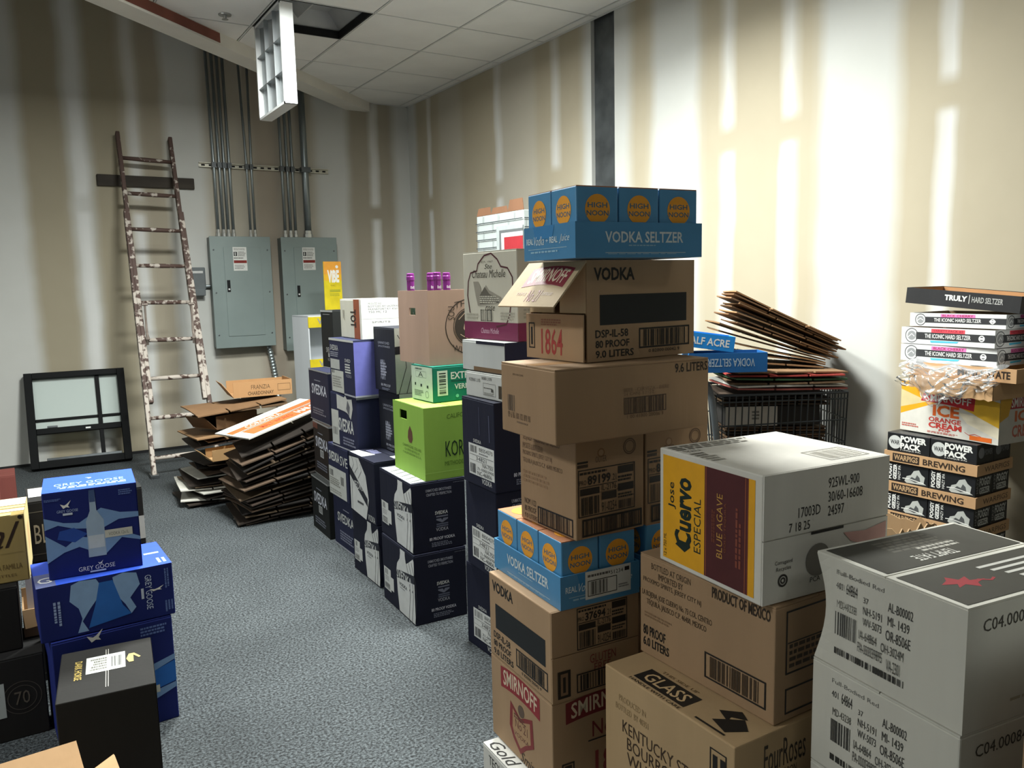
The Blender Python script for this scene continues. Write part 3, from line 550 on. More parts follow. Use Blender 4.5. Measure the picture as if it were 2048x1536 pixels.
carton('beer_carton', 'long brown carton marked 9.6 liters, third from the top of the tallest stack', 'box', .997, 1.418, .985, -3.5, .252, .444, .170, K2, dict(L=[('t', .24, .83, .44, .865, '(01) 0012345', '#5a4735'), ('b', .13, .32, .28, .55, '#6b5a48', dict(n=8)), ('t', .13, .22, .56, .31, '09 6 86 100 102 890 90', '#6a543f'), ('g', .3, .16, .54, .2, 1, '#7d664e')], R=[('t', .76, .82, .99, .955, '9.6 LITERS', '#2d241c', dict(bold=.02)), ('t', .42, .62, .72, .67, 'BEER - CERVEZA - BIERE', '#7a6047'), ('t', .42, .57, .62, .61, '24 CANS 12 OZ', '#7a6047'), ('fr', .42, .31, .7, .54, .002, '#4a382a'), ('b', .43, .32, .69, .53, '#4a382a', dict(n=36)), ('t', .44, .25, .68, .3, '1 00 41800 20086 3', '#6a503a')]), tape='b08c66')
# opened vodka carton: hollow, left side open with four flaps
t = math.radians(2.2); a, b, h = .227, .357, .238; uR = Vector((math.cos(t), math.sin(t), 0)); uL = Vector((-math.sin(t), math.cos(t), 0)); m = card('card_' + K1.lstrip('#'), K1); X, Y = b / 2, a / 2; g = .005
root = empty('open_vodka_carton', Vector((1.134, 1.479, 1.157)) + uR * X + uL * Y, t, 'opened brown vodka carton with loose flaps right under the top blue tray', 'box')
mb = MB(); mb.box(-X, -Y, 0, X, Y, g); mb.box(-X, -Y, h - g, X, Y, h); mb.box(-X, -Y, g, X, -Y + g, h - g); mb.box(-X, Y - g, g, X, Y, h - g); mb.box(X - g, -Y + g, g, X, Y - g, h - g); mb.build('carton', m, root)
put_print(root, vodka_face(), b, h, (-X, -Y, 0), (1, 0, 0), (0, 0, 1), (0, -1, 0))
F1 = card('card_flap', '#b7a283')
# upper flap, hinged at the top edge, swung out and down
fa = Vector((-.098, 0, -.104)); p0, p1 = Vector((-X, Y, h)), Vector((-X, -Y, h)); nn = (p1 - p0).cross(fa).normalized(); nn = nn if nn.z > 0 else -nn
vs = [p0, p1, p1 + fa, p0 + fa]; vs += [v - nn * .004 for v in vs]
fl_ = new('upper_flap', vs, [(0, 1, 2, 3), (7, 6, 5, 4), (0, 4, 5, 1), (1, 5, 6, 2), (2, 6, 7, 3), (3, 7, 4, 0)], F1, root)
put_print(fl_, [e for e in red_banner(.2, .36, .92, .9, '#83303a', '#cdbfa6')] + [('t', .42, .1, .64, .36, 'No 21', '#83303a'), ('t', .2, .24, .38, .3, 'TRIPLE', '#8a6a5a'), ('t', .66, .24, .84, .3, 'DISTILLED', '#8a6a5a')], a, fa.length, p0 + fa, (0, -1, 0), -fa.normalized(), nn, name='printed_flap')
lf = MB().box(-X - .012, -Y, .001, -X - .008, Y, .112).build('lower_flap', m, root)
put_print(lf, [('t', .28, .1, .66, .68, '1864', '#963a37', dict(bold=.01)), ('g', .28, .74, .64, .9, 3, '#8a5f4c'), ('fr', .05, .22, .16, .8, .003, BK), ('r', .09, .3, .12, .7, BK)], a, .111, (-X - .012, Y, .001), (0, -1, 0), (0, 0, 1), (-1, 0, 0), name='printed_flap')
for s in (-1, 1): MB().box(-X - .001, -Y + .003 if s < 0 else .012, .115, -X + .003, -.012 if s < 0 else Y - .003, h - .01).build('side_flap', F1, root)
MB().box(-X + .03, -Y + .01, g, X - .02, Y - .01, .15).build('inner_divider', card('card_divider', '#8d7152'), root)
seltzer_tray('blue seltzer tray on the very top of the tallest stack', 1.057, 1.417, 1.398, -5, .238, .353, .158, 'R')

# ------------------------------------------------------------------ near right: bourbon, tequila and wine cartons
carton('bourbon_carton', 'plain tan carton on the floor beneath the bourbon carton', 'box', 1.109, .994, 0, -1.5, .41, .37, .1475, K3)
carton('bourbon_carton', 'tan bourbon carton with a black GLASS stamp on its top', 'box', 1.109, .994, .1485, -1.5, .41, .37, .3, K3, dict(
    L=[('t', .13, .78, .36, .83, 'PRODUCED IN', '#8a7350'), ('t', .10, .70, .24, .75, 'BOTTLED', '#8a7350'), ('t', .26, .70, .38, .75, 'BY 40351', '#8a7350'), ('t', .16, .54, .98, .64, 'KENTUCKY STRAIGHT', '#3a2a1c'), ('t', .2, .42, .62, .52, 'BOURBON', '#3a2a1c'), ('t', .2, .3, .62, .4, 'WHISKEY', '#3a2a1c'), ('fr', .84, .70, .95, .9, .003, BK), ('r', .86, .72, .89, .86, BK), ('r', .91, .72, .94, .86, BK), ('fr', .84, .5, .95, .68, .003, BK)],
    R=[('t', .22, .72, .55, .92, 'FourRoses', '#2c2116'), ('t', .3, .64, .48, .7, 'BOURBON', '#3a2d1f')],
    T=[('p', [(.05, .8), (.2, .8), (.2, .38 + .02), (.05, .4)], BK), ('t', .075, .44, .175, .76, 'GLASS', '#c2a67d', dict(rot=-90, bold=.01)), ('t', .012, .4, .035, .8, 'HANDLE WITH CARE', BK, dict(rot=-90)), ('t', .22, .46, .245, .74, 'THIS SIDE UP', '#6a553a', dict(rot=-90)), ('p', [(.06, .12), (.17, .06), (.24, .14), (.16, .2), (.1, .24)], BK), ('p', [(.15, .18), (.2, .2), (.25, .13), (.29, .2), (.2, .28)], BK), ('r', .03, .1, .045, .3, BK)]), seam=None)
carton('tequila_carton', 'brown tequila carton marked 6.0 liters between the bourbon carton and the yellow box', 'box', 1.228, 1.001, .4495, -.6, .406, .264, .249, K2, dict(
    L=[('t', .1, .88, .42, .94, 'BOTTLED AT ORIGIN', '#3f3021'), ('t', .16, .8, .36, .86, 'IMPORTED BY', '#3f3021'), ('t', .03, .72, .5, .78, 'PROXIMO SPIRITS, JERSEY CITY NJ', '#3f3021'), ('t', .02, .58, .58, .65, 'LA ROJENA, JOSE CUERVO No. 73 COL. CENTRO', '#3f3021'), ('t', .06, .5, .54, .57, 'TEQUILA, JALISCO C.P. 46400, MEXICO', '#3f3021'), ('g', .04, .38, .3, .44, 2, '#7a6047'), ('t', .03, .2, .22, .3, '80 PROOF', BK, dict(bold=.02)), ('t', .03, .09, .25, .18, '6.0 LITERS', BK, dict(bold=.02)), ('t', .58, .86, .97, .96, 'PRODUCT OF MEXICO', '#2c2218', dict(bold=.02)), ('fr', .53, .1, .95, .34, .004, BK), ('b', .57, .125, .91, .315, '#3a2e22')],
    R=[('fr', .12, .4, .8, .94, .004, BK), ('g', .16, .44, .76, .66, 4, '#3a2e22'), ('r', .14, .66, .78, .67, BK), ('fr', .12, .06, .8, .28, .004, BK)]))
YE, MR = '#d49a1c', '#4a1f20'
carton('tequila_box', 'white tequila box with a yellow and maroon side, on top of the brown tequila carton', 'box', 1.206, 1.02, .70, -5.2, .323, .359, .265, '#c6c3bb', dict(
    L=[('r', .04, .04, .94, .95, YE), ('r', .48, .04, .885, .95, MR), ('r', .49, .04, .497, .95, '#8a4a2a'), ('r', .855, .04, .862, .95, '#8a4a2a'), ('r', .875, .04, .885, .95, '#6a2e22'),
       ('t', .10, .50, .185, .73, 'Jose', '#15231c', dict(rot=90, bold=.01)), ('t', .17, .2, .35, .80, 'Cuervo', '#13251e', dict(rot=90, bold=.035)), ('p', [(.18, .2), (.28, .16), (.34, .22), (.32, .32), (.29, .25), (.22, .25)], '#13251e'), ('t', .375, .2, .445, .66, 'ESPECIAL', '#1d2a20', dict(rot=90)), ('t', .05, .06, .08, .26, '12 x 750 ML', '#1d2a20', dict(rot=90)), ('t', .6, .24, .655, .76, 'BLUE AGAVE', '#b08540', dict(rot=90)), ('t', .67, .3, .69, .7, 'GOLD TEQUILA', '#7e4a2c', dict(rot=90)), ('g', .55, .35, .585, .65, 2, '#6e3b28', dict(rot=90)), ('g', .77, .22, .83, .7, 2, '#7a4030', dict(rot=90))],
    R=[('t', .26, .63, .43, .71, '17003D', BK), ('t', .49, .82, .74, .9, '925WL-900', BK), ('t', .49, .71, .77, .79, '30/60-16608', BK), ('t', .49, .60, .62, .68, '24597', BK), ('t', .19, .53, .35, .60, '7 18 25', BK), ('r', .36, .478, .62, .5, '#1b1917'), ('t', .09, .29, .22, .33, 'Corrugated', '#3c3934'), ('t', .1, .24, .21, .28, 'Recycles', '#3c3934'), ('o', .15, .17, .05, .004, '#2c2926'), ('o', .15, .17, .025, .003, '#2c2926'), ('c', .42, .27, .13, '#6f6b63'), ('t', .36, .1, .44, .14, 'PCA', '#2c2926'), ('p', [(.62, .44), (.8, .42), (.98, .46), (.98, .2), (.9, .16), (.8, .3), (.68, .36)], '#b98f88')],
    T=[('t', .03, .74, .16, .8, 'TEQUILA', '#55524a'), ('g', .02, .45, .14, .72, 5, '#6d6a62'), ('g', .02, .82, .7, .96, 3, '#6d6a62'), ('fr', .6, .08, .92, .34, .0025, '#77736a'), ('b', .63, .11, .89, .31, '#a8a49a', dict(n=20))]), seam='R')
wine_L = [('t', .16, .86, .5, .9, 'Full-Bodied Red', '#6b6a66'), ('t', .16, .73, .21, .79, '401', '#3a3a38'), ('t', .235, .71, .315, .81, '64864', '#2a2a28'), ('t', .36, .70, .395, .75, '37', '#3a3a38'), ('t', .36, .6, .49, .67, 'NH-5191', '#3a3a38'), ('t', .36, .5, .49, .57, 'WV-5073', '#3a3a38'), ('t', .17, .56, .31, .63, 'MD-43238', '#55554f'), ('t', .53, .72, .69, .8, 'AL-B00002', '#3a3a38'), ('t', .53, .6, .67, .68, 'MI- 1439', '#3a3a38'), ('t', .52, .47, .68, .56, 'OR-8506E', '#3a3a38'), ('b', .16, .31, .315, .52, '#3a3a38', dict(n=12)), ('t', .335, .37, .46, .45, 'IA-64864', '#4a4a46'), ('t', .49, .35, .64, .43, 'OH-3024M', '#4a4a46'), ('t', .33, .25, .5, .34, 'PA-000039895', '#4a4a46'), ('t', .53, .21, .62, .31, 'VA-2301', '#4a4a46'), ('b', .16, .13, .65, .19, '#2f2f2d', dict(n=30))]
wine_R = [('t', .1, .78, .48, .88, 'C04.000846', '#3a372f'), ('g', .55, .6, .75, .68, 2, '#8b8577'), ('fr', .8, .3, 1.0, .5, .004, BK), ('g', .3, .14, .8, .18, 1, '#9a927f')]
wine_T = [('r', .035, .52, .98, .97, '#3a3934'), ('r', .03, .03, .98, .46, '#3a3934'), ('g', .3, .74, .75, .93, 5, '#57554e'), ('t', .32, .58, .6, .66, 'TEMPT FATE', '#d5d4cd', dict(rot=180)), ('g', .45, .68, .75, .76, 2, '#a9a79f'), ('p', [(.13, .27), (.19, .30), (.22, .34), (.25, .28), (.31, .30), (.29, .25), (.37, .23), (.30, .21), (.27, .16), (.23, .22), (.17, .20), (.20, .24)], '#8d2d35'), ('l', [(.33, .24), (.38, .2), (.42, .22)], .005, '#8d2d35')] + [('r', .46 + k * .03, .34 - k * .06, .95, .365 - k * .06, '#b9b8b2') for k in range(4)]
carton('wine_carton', 'low plain white carton at the foot of the near right wine stack', 'box', 1.243, .645, 0, -7.8, .31, .37, .17, '#bdbbb2')
for z, lab, pr, dn_ in ((0.1715, 'white wine carton with printed codes, lowest of the near right stack', dict(L=wine_L, R=wine_R), False), (.387, 'white wine carton with printed codes, middle of the near right stack', dict(L=wine_L, R=wine_R), False), (.6025, 'white wine carton with a red dragon on its black top', dict(L=wine_L, R=wine_R, T=wine_T), True)):
    carton('wine_carton', lab, 'box', 1.245 - (.004 if z < .4 else 0), .642, z, -7.8, .316, .385, .2148, '#bdbbb2', pr, dent=dn_)
carton('snack_carton', 'brown carton at the right edge, in front of the white wine cartons', 'box', 1.237, .437, 0, -8, .12, .26, .714, K2)
carton('snack_carton', 'grey and yellow carton at the right edge on a brown one', 'box', 1.237, .437, .715, -8, .12, .26, .138, '#9b9c98', dict(L=[('r', 0, 0, 1, .45, '#c39a12'), ('r', .1, .5, .9, .9, '#6d7a8a')], R=[('r', 0, 0, 1, .45, '#c39a12'), ('fr', 0, 0, .1, .5, .006, BK)]))
# ================================================================== the row of vodka cases and what stands on it
NV, NV2, BKB, VIO = '#141729', '#20243f', '#141615', '#5d5f9c'; SW = '#c9cbc8'
def bottle(u, w, v0, v1, c=SW):
    """white bottle silhouette centred on u, width w"""
    q = lambda du, t: (u + du * w, v0 + (v1 - v0) * t)
    return ('p', [q(-.36, 0), q(.36, 0), q(.46, .3), q(.5, .62), q(.42, .74), q(.22, .84), q(.17, .93), q(.17, 1), q(-.17, 1), q(-.17, .93), q(-.22, .84), q(-.42, .74), q(-.5, .62), q(-.46, .3)], c)
def bottle_face(u0=.42, top=.97):
    E = [bottle(u0 + .25, .42, .02, top), ('p', [(u0 + .25, .02), (1, .02), (1, top - .05), (u0 + .56, top - .02), (u0 + .45, top - .1), (u0 + .36, top - .16)], SW)]
    for k in range(3):
        uu = u0 + .33 + k * .09; E.append(('l', [(uu + .06, .02), (uu + .12, .4), (uu + .11, .62), (uu + .04, .78), (uu, .88)], .0042, '#14161c'))
    E += [('p', [(u0 + .03, .5), (1, .60), (1, .72), (u0 + .03, .62)], '#1a1d28'), ('t', u0 + .05, .515, u0 + .5, .605 + .04, 'SVEDKA', SW, dict(bold=.01)), ('t', u0 + .12, .42, u0 + .36, .47, 'VODKA', '#2a2c33', dict(bold=.02)), ('t', u0 + .42, .44, u0 + .46, .48, 'A', '#2a2c33'), ('t', u0 + .5, .45, u0 + .54, .49, 'A', '#2a2c33'), ('g', u0 + .14, .38, u0 + .32, .4, 1, '#77787c')]
    return E
def ship_label(u0, v0, u1, v1):
    W, Hh = u1 - u0, v1 - v0; f = lambda a, b, c, d: (u0 + a * W, v0 + b * Hh, u0 + c * W, v0 + d * Hh)
    return [('r', *f(0, 0, 1, 1), '#c6c8c4'), ('b', *f(.05, .72, .36, .94), '#1f2022', dict(n=9)), ('t', *f(.42, .8, .95, .93), '88004070', '#1f2022'), ('g', *f(.42, .7, .8, .77), 1, '#666666'), ('r', *f(.03, .64, .97, .655), '#333333'), ('t', *f(.3, .5, .7, .62), '34821', '#1f2022'), ('r', *f(.03, .46, .97, .47), '#333333'), ('t', *f(.55, .33, .95, .45), 'NA-7501', '#1f2022'), ('b', *f(.05, .06, .28, .36), '#2f3032', dict(n=8)), ('t', *f(.34, .2, .98, .29), '71-00003900', '#1f2022'), ('t', *f(.34, .04, .9, .17), 'NC-46806', '#1f2022')]
def svedka_R():
    return [('t', .26, .86, .74, .9, 'UNMATCHED SMOOTHNESS', '#9fa2ad', dict(bold=.01)), ('t', .27, .8, .74, .84, 'CRAFTED TO PERFECTION', '#9fa2ad', dict(bold=.01)), ('t', .42, .52, .66, .57, 'SVEDKA', SW, dict(bold=.02)), ('p', [(.44, .5), (.66, .5), (.66, .48), (.44, .48)], '#6d7180'), ('p', [(.44, .46), (.53, .46), (.55, .43), (.57, .46), (.66, .46), (.66, .44), (.56, .4), (.54, .4), (.44, .44)], '#6d7180'), ('r', .44, .37, .66, .39, '#555a6b'), ('r', .44, .34, .66, .36, '#555a6b'), ('t', .43, .28, .66, .33, 'VODKA', '#a9abb5'), ('t', .3, .155, .78, .2, '80 PROOF VODKA', '#b9bbc4', dict(bold=.02)), ('g', .34, .06, .74, .13, 3, '#6d7180'), ('t', .78, .945, .99, .955, 'IMPORTED', '#8b8e9a')]
def svedka_L(c='#b9bcc6', lab=True, tag_='100'):
    E = [('g', .3, .78, .66, .81, 1, '#7d808c'), ('t', .14, .52, .9, .72, 'SVEDKA', c, dict(bold=.02))]
    if lab: E += [('r', .4, .36, .62, .5, '#9b9d9c'), ('t', .43, .38, .59, .48, tag_, '#2a2b2c')]
    E += [('g', .16, .12, .84, .26, 3, '#6b6e7a')]
    return E
# front pair with bottles
lab_small = [('r', .05, .18, .27, .52, '#c6c8c4'), ('r', .27, .22, .36, .42, '#c6c8c4'), ('b', .09, .42, .18, .5, '#444444', dict(n=6)), ('g', .08, .32, .24, .4, 3, '#999999'), ('b', .07, .2, .23, .29, '#3a3a3a', dict(n=12, rot=1))]
carton('vodka_case', 'navy vodka case with white bottle print on the floor below the green wine carton', 'box', 1.259, 2.774, 0, -2.7, .359, .228, .289, NV, dict(L=bottle_face() + lab_small, R=svedka_R()))
carton('vodka_case', 'navy vodka case with white bottle print directly under the green wine carton', 'box', 1.265, 2.785, .29, -3.1, .365, .232, .284, NV, dict(L=bottle_face() + lab_small, R=svedka_R(), T=[('r', .02, .05, .5, .95, '#b9bcbc')] + [('l', [(.05, .1 + k * .15), (.45, .2 + k * .15)], .006, '#3a4a3a') for k in range(5)]))
GN, GND = '#86ad48', '#24461c'
carton('wine_carton', 'bright green wine carton with a handle hole, under the teal vermouth box', 'box', 1.334, 2.795, .575, -1.9, .317, .24, .292, GN, dict(L=[('p', [(.56, .7), (.63, .62), (.64, .52), (.6, .46), (.52, .46), (.48, .52), (.5, .62)], '#5a3a2a'), ('t', .3, .38, .9, .42, 'CHAMPAGNE CELLARS', '#4c6a22'), ('t', .36, .33, .84, .36, 'GUERNEVILLE', '#4c6a22'), ('t', .3, .28, .9, .31, 'CALIFORNIA U.S.A.', '#4c6a22')], R=[('t', .42, .82, 1.25 - .3, .9, 'CALIFORNIA', '#4c6a22', dict(arc=.2)), ('p', [(.9, .72), (.96, .66), (.96, .56), (.86, .56), (.86, .66)], '#5a3a2a'), ('t', .38, .3, .98, .52, 'KORBEL', '#16301a', dict(bold=.0)), ('t', .36, .18, .98, .24, 'METHODE CHAMP', '#4c6a22'), ('r', 0, .1, 1, .106, '#a6cf6a')]), hole=(.01, .085, .225, .262))
carton('vermouth_box', 'teal and white extra dry vermouth box between the green carton and the brown wine carton', 'box', 1.427, 2.888, .869, 2, .19, .2, .147, '#0f6a58', dict(L=[('r', .01, .02, .98, .97, '#b5c0b2'), ('g', .2, .86, .62, .94, 1, '#3c4a44'), ('fr', .22, .66, .7, .84, .001, '#3c4a44'), ('t', .34, .68, .56, .82, 'A', '#2c3a34'), ('p', [(.16, .42), (.22, .42), (.22, .5), (.16, .5)], '#20302a'), ('p', [(.43, .40), (.5, .40), (.5, .48), (.43, .48)], '#20302a'), ('p', [(.72, .38), (.79, .38), (.79, .46), (.72, .46)], '#20302a'), ('g', .14, .12, .56, .3, 4, '#5d6b63'), ('o', .72, .2, .1, .002, '#4c5a52')], R=[('r', .1, .18, .34, .88, '#c2cac0'), ('b', .14, .22, .3, .84, '#222b28', dict(n=14, rot=1)), ('t', .42, .62, 1.0 - .02, .82, 'EXTRA', SW, dict(bold=.02)), ('r', .42, .55, 1.0, .57, '#0a2f28'), ('t', .5, .33, .98, .48, 'VERMO', SW, dict(bold=.02)), ('c', .56, .14, .05, '#5aa893')]))
o = carton('wine_merchant_carton', 'open brown wine carton with purple bottle tops sticking out', 'box', 1.436, 2.93, 1.017, -2.1, .318, .30, .308, '#9c8272', dict(L=[], R=[('o', .64, .5, .38, .004, '#2f2621'), ('o', .64, .5, .26, .003, '#2f2621'), ('c', .64, .5, .24, '#3a312b'), ('t', .30, .60, .40, .78, 'SOU', '#3a2f28', dict(rot=90)), ('t', .40, .755, .86, .86, 'THERN', '#3a2f28', dict(arc=.25)), ('t', .36, .15, .9, .27, 'WINE AND', '#3a2f28', dict(arc=-.35)), ('l', [(.68, .64), (.58, .6), (.55, .48), (.6, .4), (.7, .4), (.74, .5), (.69, .57), (.62, .52)], .012, '#b9a08a'), ('l', [(.48, .4), (.6, .33), (.76, .34)], .003, '#b9a08a'), ('l', [(.46, .6), (.56, .69), (.72, .68)], .003, '#b9a08a')]), hole=(-.03, .035, .205, .235), open_top=True)
PU = mat('purple_foil', '#7b2a7d', rough=.35, var=.15, scale=40, metal=.2); GLS = mat('dark_bottle_glass', '#1d2a1f', rough=.15, var=0, spec=.6)
for k, (bx, by) in enumerate(((1.487, 3.195), (1.518, 3.0), (1.538, 3.1), (1.614, 3.1))):
    t = empty('wine_bottle', (bx, by, 1.022), 0, ['purple capped bottle standing leftmost in the brown wine carton', 'purple capped bottle nearest in the middle of the brown wine carton', 'purple capped bottle half hidden behind another in the brown wine carton', 'purple capped bottle standing rightmost in the brown wine carton'][k], 'bottle', 'purple capped bottles')
    MB().lathe([(.036, 0), (.037, .01), (.037, .19), (.03, .22), (.016, .25), (.0145, .29)], 16).build('glass', GLS, t, smooth=True); MB().lathe([(.0165, .27), (.0165, .345), (.018, .347), (.018, .362), (.0165, .364), (.0165, .375), (.012, .377)], 16).build('foil_cap', PU, t)
    put_print(t, [('r', 0, 0, .2, 1, SW), ('r', .4, 0, .6, .8, SW), ('r', .8, 0, 1, 1, SW)], .016, .012, (-.008, -.0172, .31), (1, 0, 0), (0, 0, 1), (0, -1, 0), name='foil_print')
# stack behind: S3 (bottle print) with two dark cases standing on it
carton('vodka_case', 'navy vodka case with bottle print on the floor, second stack from the viewer', 'box', 1.302, 3.235, 0, -.5, .325, .24, .288, NV, dict(L=bottle_face() + lab_small, R=svedka_R()))
tilt = [('p', [(.02, .05), (.62, -.0), (.75, .35), (.66, .72), (.4, .96), (.02, .93)], SW), ('p', [(.02, .62), (.7, .22), (.7, .36), (.02, .78)], '#1a1d28'), ('t', .06, .44, .6, .56, 'SVEDKA', SW, dict(rot=0)), ('l', [(.12, .95), (.2, .82), (.1, .7)], .003, '#14161c'), ('l', [(.3, .93), (.36, .8), (.22, .68)], .003, '#14161c'), ('l', [(.46, .88), (.5, .76), (.36, .62)], .003, '#14161c'), ('l', [(.1, .6), (.08, .02)], .003, '#14161c'), ('g', .3, .2, .56, .26, 1, '#2a2c33'), ('t', .7, .02, .96, .12, 'VODKA', SW)]
carton('vodka_case', 'navy vodka case with tilted bottle print, upper of the second stack', 'box', 1.296, 3.235, .289, 0, .31, .24, .287, NV, dict(L=tilt, R=svedka_R(), T=[('p', [(.02, .5), (.3, .5), (.2, .98), (.02, .98)], SW), ('r', .45, .08, .85, .25, SW), ('g', .3, .55, .5, .9, 5, '#8d8fb5')]))
vert = [('t', .3, .18, .52, .5, 'SVEDKA', '#8f929e', dict()), ('g', .3, .24, .6, .46, 5, '#8f929e'), ('t', .22, .74, .76, .78, 'UNMATCHED', '#8f929e'), ('t', .22, .69, .78, .72, 'SMOOTHNESS', '#8f929e'), ('t', .3, .08, .74, .12, '80 PROOF', '#a9abb5'), ('g', .34, .02, .7, .06, 2, '#6d7180')]
wb_r = [('r', 0, 0, 1, 1, '#b9c1bb')] + [('l', [(.05 + k * .16, 0), (.22 + k * .15, .4), (.2 + k * .15, .7), (.06 + k * .16, .9)], .003, '#14161c') for k in range(6)] + [('p', [(0, .6), (1, .66), (1, .78), (0, .72)], '#1a1d28')]
carton('vodka_case', 'dark navy case standing behind the brown wine carton, lower of two', 'box', 1.452, 3.285, .577, -.8, .25, .24, .283, '#191b24', dict(L=vert, R=wb_r))
carton('vodka_case', 'dark navy case standing behind the brown wine carton, upper of two', 'box', 1.443, 3.293, .861, -.6, .25, .24, .297, '#191b24', dict(L=vert, R=wb_r))
# third stack
carton('vodka_case', 'indigo vodka case on the floor of the third stack', 'box', 1.362, 3.70, 0, 0, .29, .24, .272, NV2, dict(L=[('t', .2, .5, 1.0, .68, 'SVEDKA', SW, dict(bold=.02)), ('g', .5, .76, .8, .79, 1, '#9b9dac'), ('g', .3, .14, .95, .34, 4, '#7d8094'), ('r', 0, .0, 1, .03, '#9d9fa8')]))
carton('vodka_case', 'indigo vodka case with a big white label, second in the third stack', 'box', 1.346, 3.70, .273, 0, .29, .24, .272, NV2, dict(L=[('t', .06, .68, .58, .86, 'SVEDKA', SW, dict(bold=.02)), ('t', .62, .66, .98, .84, 'SVE', SW), ('r', .02, .02, .88, .56, '#b7b9b4'), ('b', .05, .38, .25, .5, '#333333', dict(n=8)), ('b', .62, .28, .78, .44, '#333333', dict(n=8)), ('g', .05, .2, .6, .36, 4, '#77776f'), ('g', .05, .05, .8, .14, 2, '#8c8c86')]))
carton('vodka_case', 'indigo vodka case with torn white stickers, third in the third stack', 'box', 1.355, 3.57, .577 - .03, 2, .33, .24, .275, NV2, dict(L=[('t', .3, .32, .86, .56, 'SVEDKA', SW, dict(bold=.02)), ('r', .02, .05, .3, .68, '#b7b9b4'), ('b', .07, .22, .24, .36, '#333333', dict(n=9)), ('p', [(.26, .72), (.26, .98), (.55, .95), (.6, .99), (.66, .93), (.84, .95), (.86, .78), (.78, .58), (.66, .68), (.55, .7)], '#b9bab6'), ('p', [(.62, .76), (.68, .92), (.76, .8), (.72, .62)], '#5a5c62'), ('g', .45, .08, .92, .24, 3, '#7d8094'), ('r', .0, .0, 1, .025, '#9d9fa8')], R=[('t', .5, .62, .95, .7, 'SVEDKA', SW, dict(bold=.03)), ('p', [(.52, .58), (.95, .58), (.95, .52), (.74, .46), (.52, .52)], SW), ('p', [(.52, .46), (.7, .42), (.95, .44), (.95, .36), (.52, .36)], SW), ('t', .52, .26, .95, .34, 'VODKA', '#b9bbc4'), ('r', 0, .96, 1, 1, '#9d9fa8')]))
carton('vodka_case', 'indigo vodka case with a violet front, fourth in the third stack', 'box', 1.35, 3.56, .823, 0, .34, .24, .272, NV2, dict(L=[('r', .0, .96, 1, 1, '#b7b9b4'), ('t', .05, .78, .38, .88, 'SVEDKA', SW), ('g', .05, .66, .38, .76, 3, '#8b8d9b'), ('r', .04, .44, .42, .62, '#a9aba8'), ('r', .06, .02, .56, .42, '#b2b4ae'), ('b', .08, .36, .2, .42, '#333333', dict(n=6)), ('g', .1, .1, .5, .32, 5, '#7c7c76'), ('t', .64, .6, .86, .66, 'SVED', SW), ('g', .64, .4, .88, .58, 4, SW), ('t', .66, .33, .88, .39, 'VODKA', '#8b8d9b'), ('r', .57, 0, 1, .03, '#9d9fa8')], R=[('r', 0, .03, 1, .97, '#6668ad'), ('r', 0, 0, 1, .03, '#9d9fa8'), ('t', .68, .3, .98, .56, 'S', WH, dict(bold=.03))]))
carton('rum_box', 'white spirits box with a rust band on top of the third stack', 'box', 1.404, 3.58, 1.097, -1.3, .30, .26, .19, '#b9b7a9', dict(L=[('r', .66, 0, .93, 1, '#86482e'), ('r', .93, 0, 1, 1, '#c9c7be'), ('t', .5, .28, .76, .74, 'TOT', '#1c1712', dict(rot=-90, bold=.03)), ('g', .12, .45, .22, .72, 3, '#8b887a', dict(rot=-90))], R=[('r', 0, 0, 1, 1, '#d2d4d0'), ('t', .14, .86, .4, .91, 'PRODUCED AND', '#55575a'), ('t', .14, .79, .86, .84, 'BOTTLED BY SAZERAC CO', '#55575a'), ('t', .14, .72, .74, .77, 'FRANKFORT KY 40601', '#55575a'), ('t', .14, .65, .5, .7, '750 ML 12', '#55575a'), ('r', 0, .5, 1, .506, '#a3a5a3'), ('t', .2, .4, .56, .44, 'SPIRITS', '#77797a')]))
# fourth stack: black cases
for k, (x, y, z, th, a, h, c, lab, pr) in enumerate(((1.35, 4.035, 0, -2.1, .31, .304, BKB, 'black vodka case on the floor beside the heap of flat cardboard', svedka_L()), (1.38, 4.06, .305, -2.9, .31, .304, '#241d19', 'black vodka case with a faint brown corner, second of the black stack', svedka_L() + [('r', 0, .86, .3, .99, '#5a2f24')]), (1.40, 4.09, .61, -.4, .33, .286, '#1e2136', 'dark indigo vodka case, third of the black stack', svedka_L(lab=False)), (1.50, 4.25, .897, 5, .16, .323, BKB, 'narrow black vodka case on top of the black stack', [('g', .2, .92, .8, .94, 1, '#777777'), ('t', .35, .27, .9, .36, 'SVEDKA', '#9a9a98'), ('r', .5, .19, .68, .26, '#8b8b88'), ('t', .45, .12, .75, .17, 'VODKA', '#8b8b88')]))):
    carton('vodka_case', lab, 'box', x, y, z, th, a, .24, h, c, dict(L=pr + [('r', 0, .97, 1, 1, '#8b8d8c'), ('r', 0, 0, 1, .012, '#8b8d8c')], R=[('t', .42, .05, .8, .42, 'S', WH, dict(bold=.04))] if k == 3 else [('r', 0, .97, 1, 1, '#8b8d8c')]))

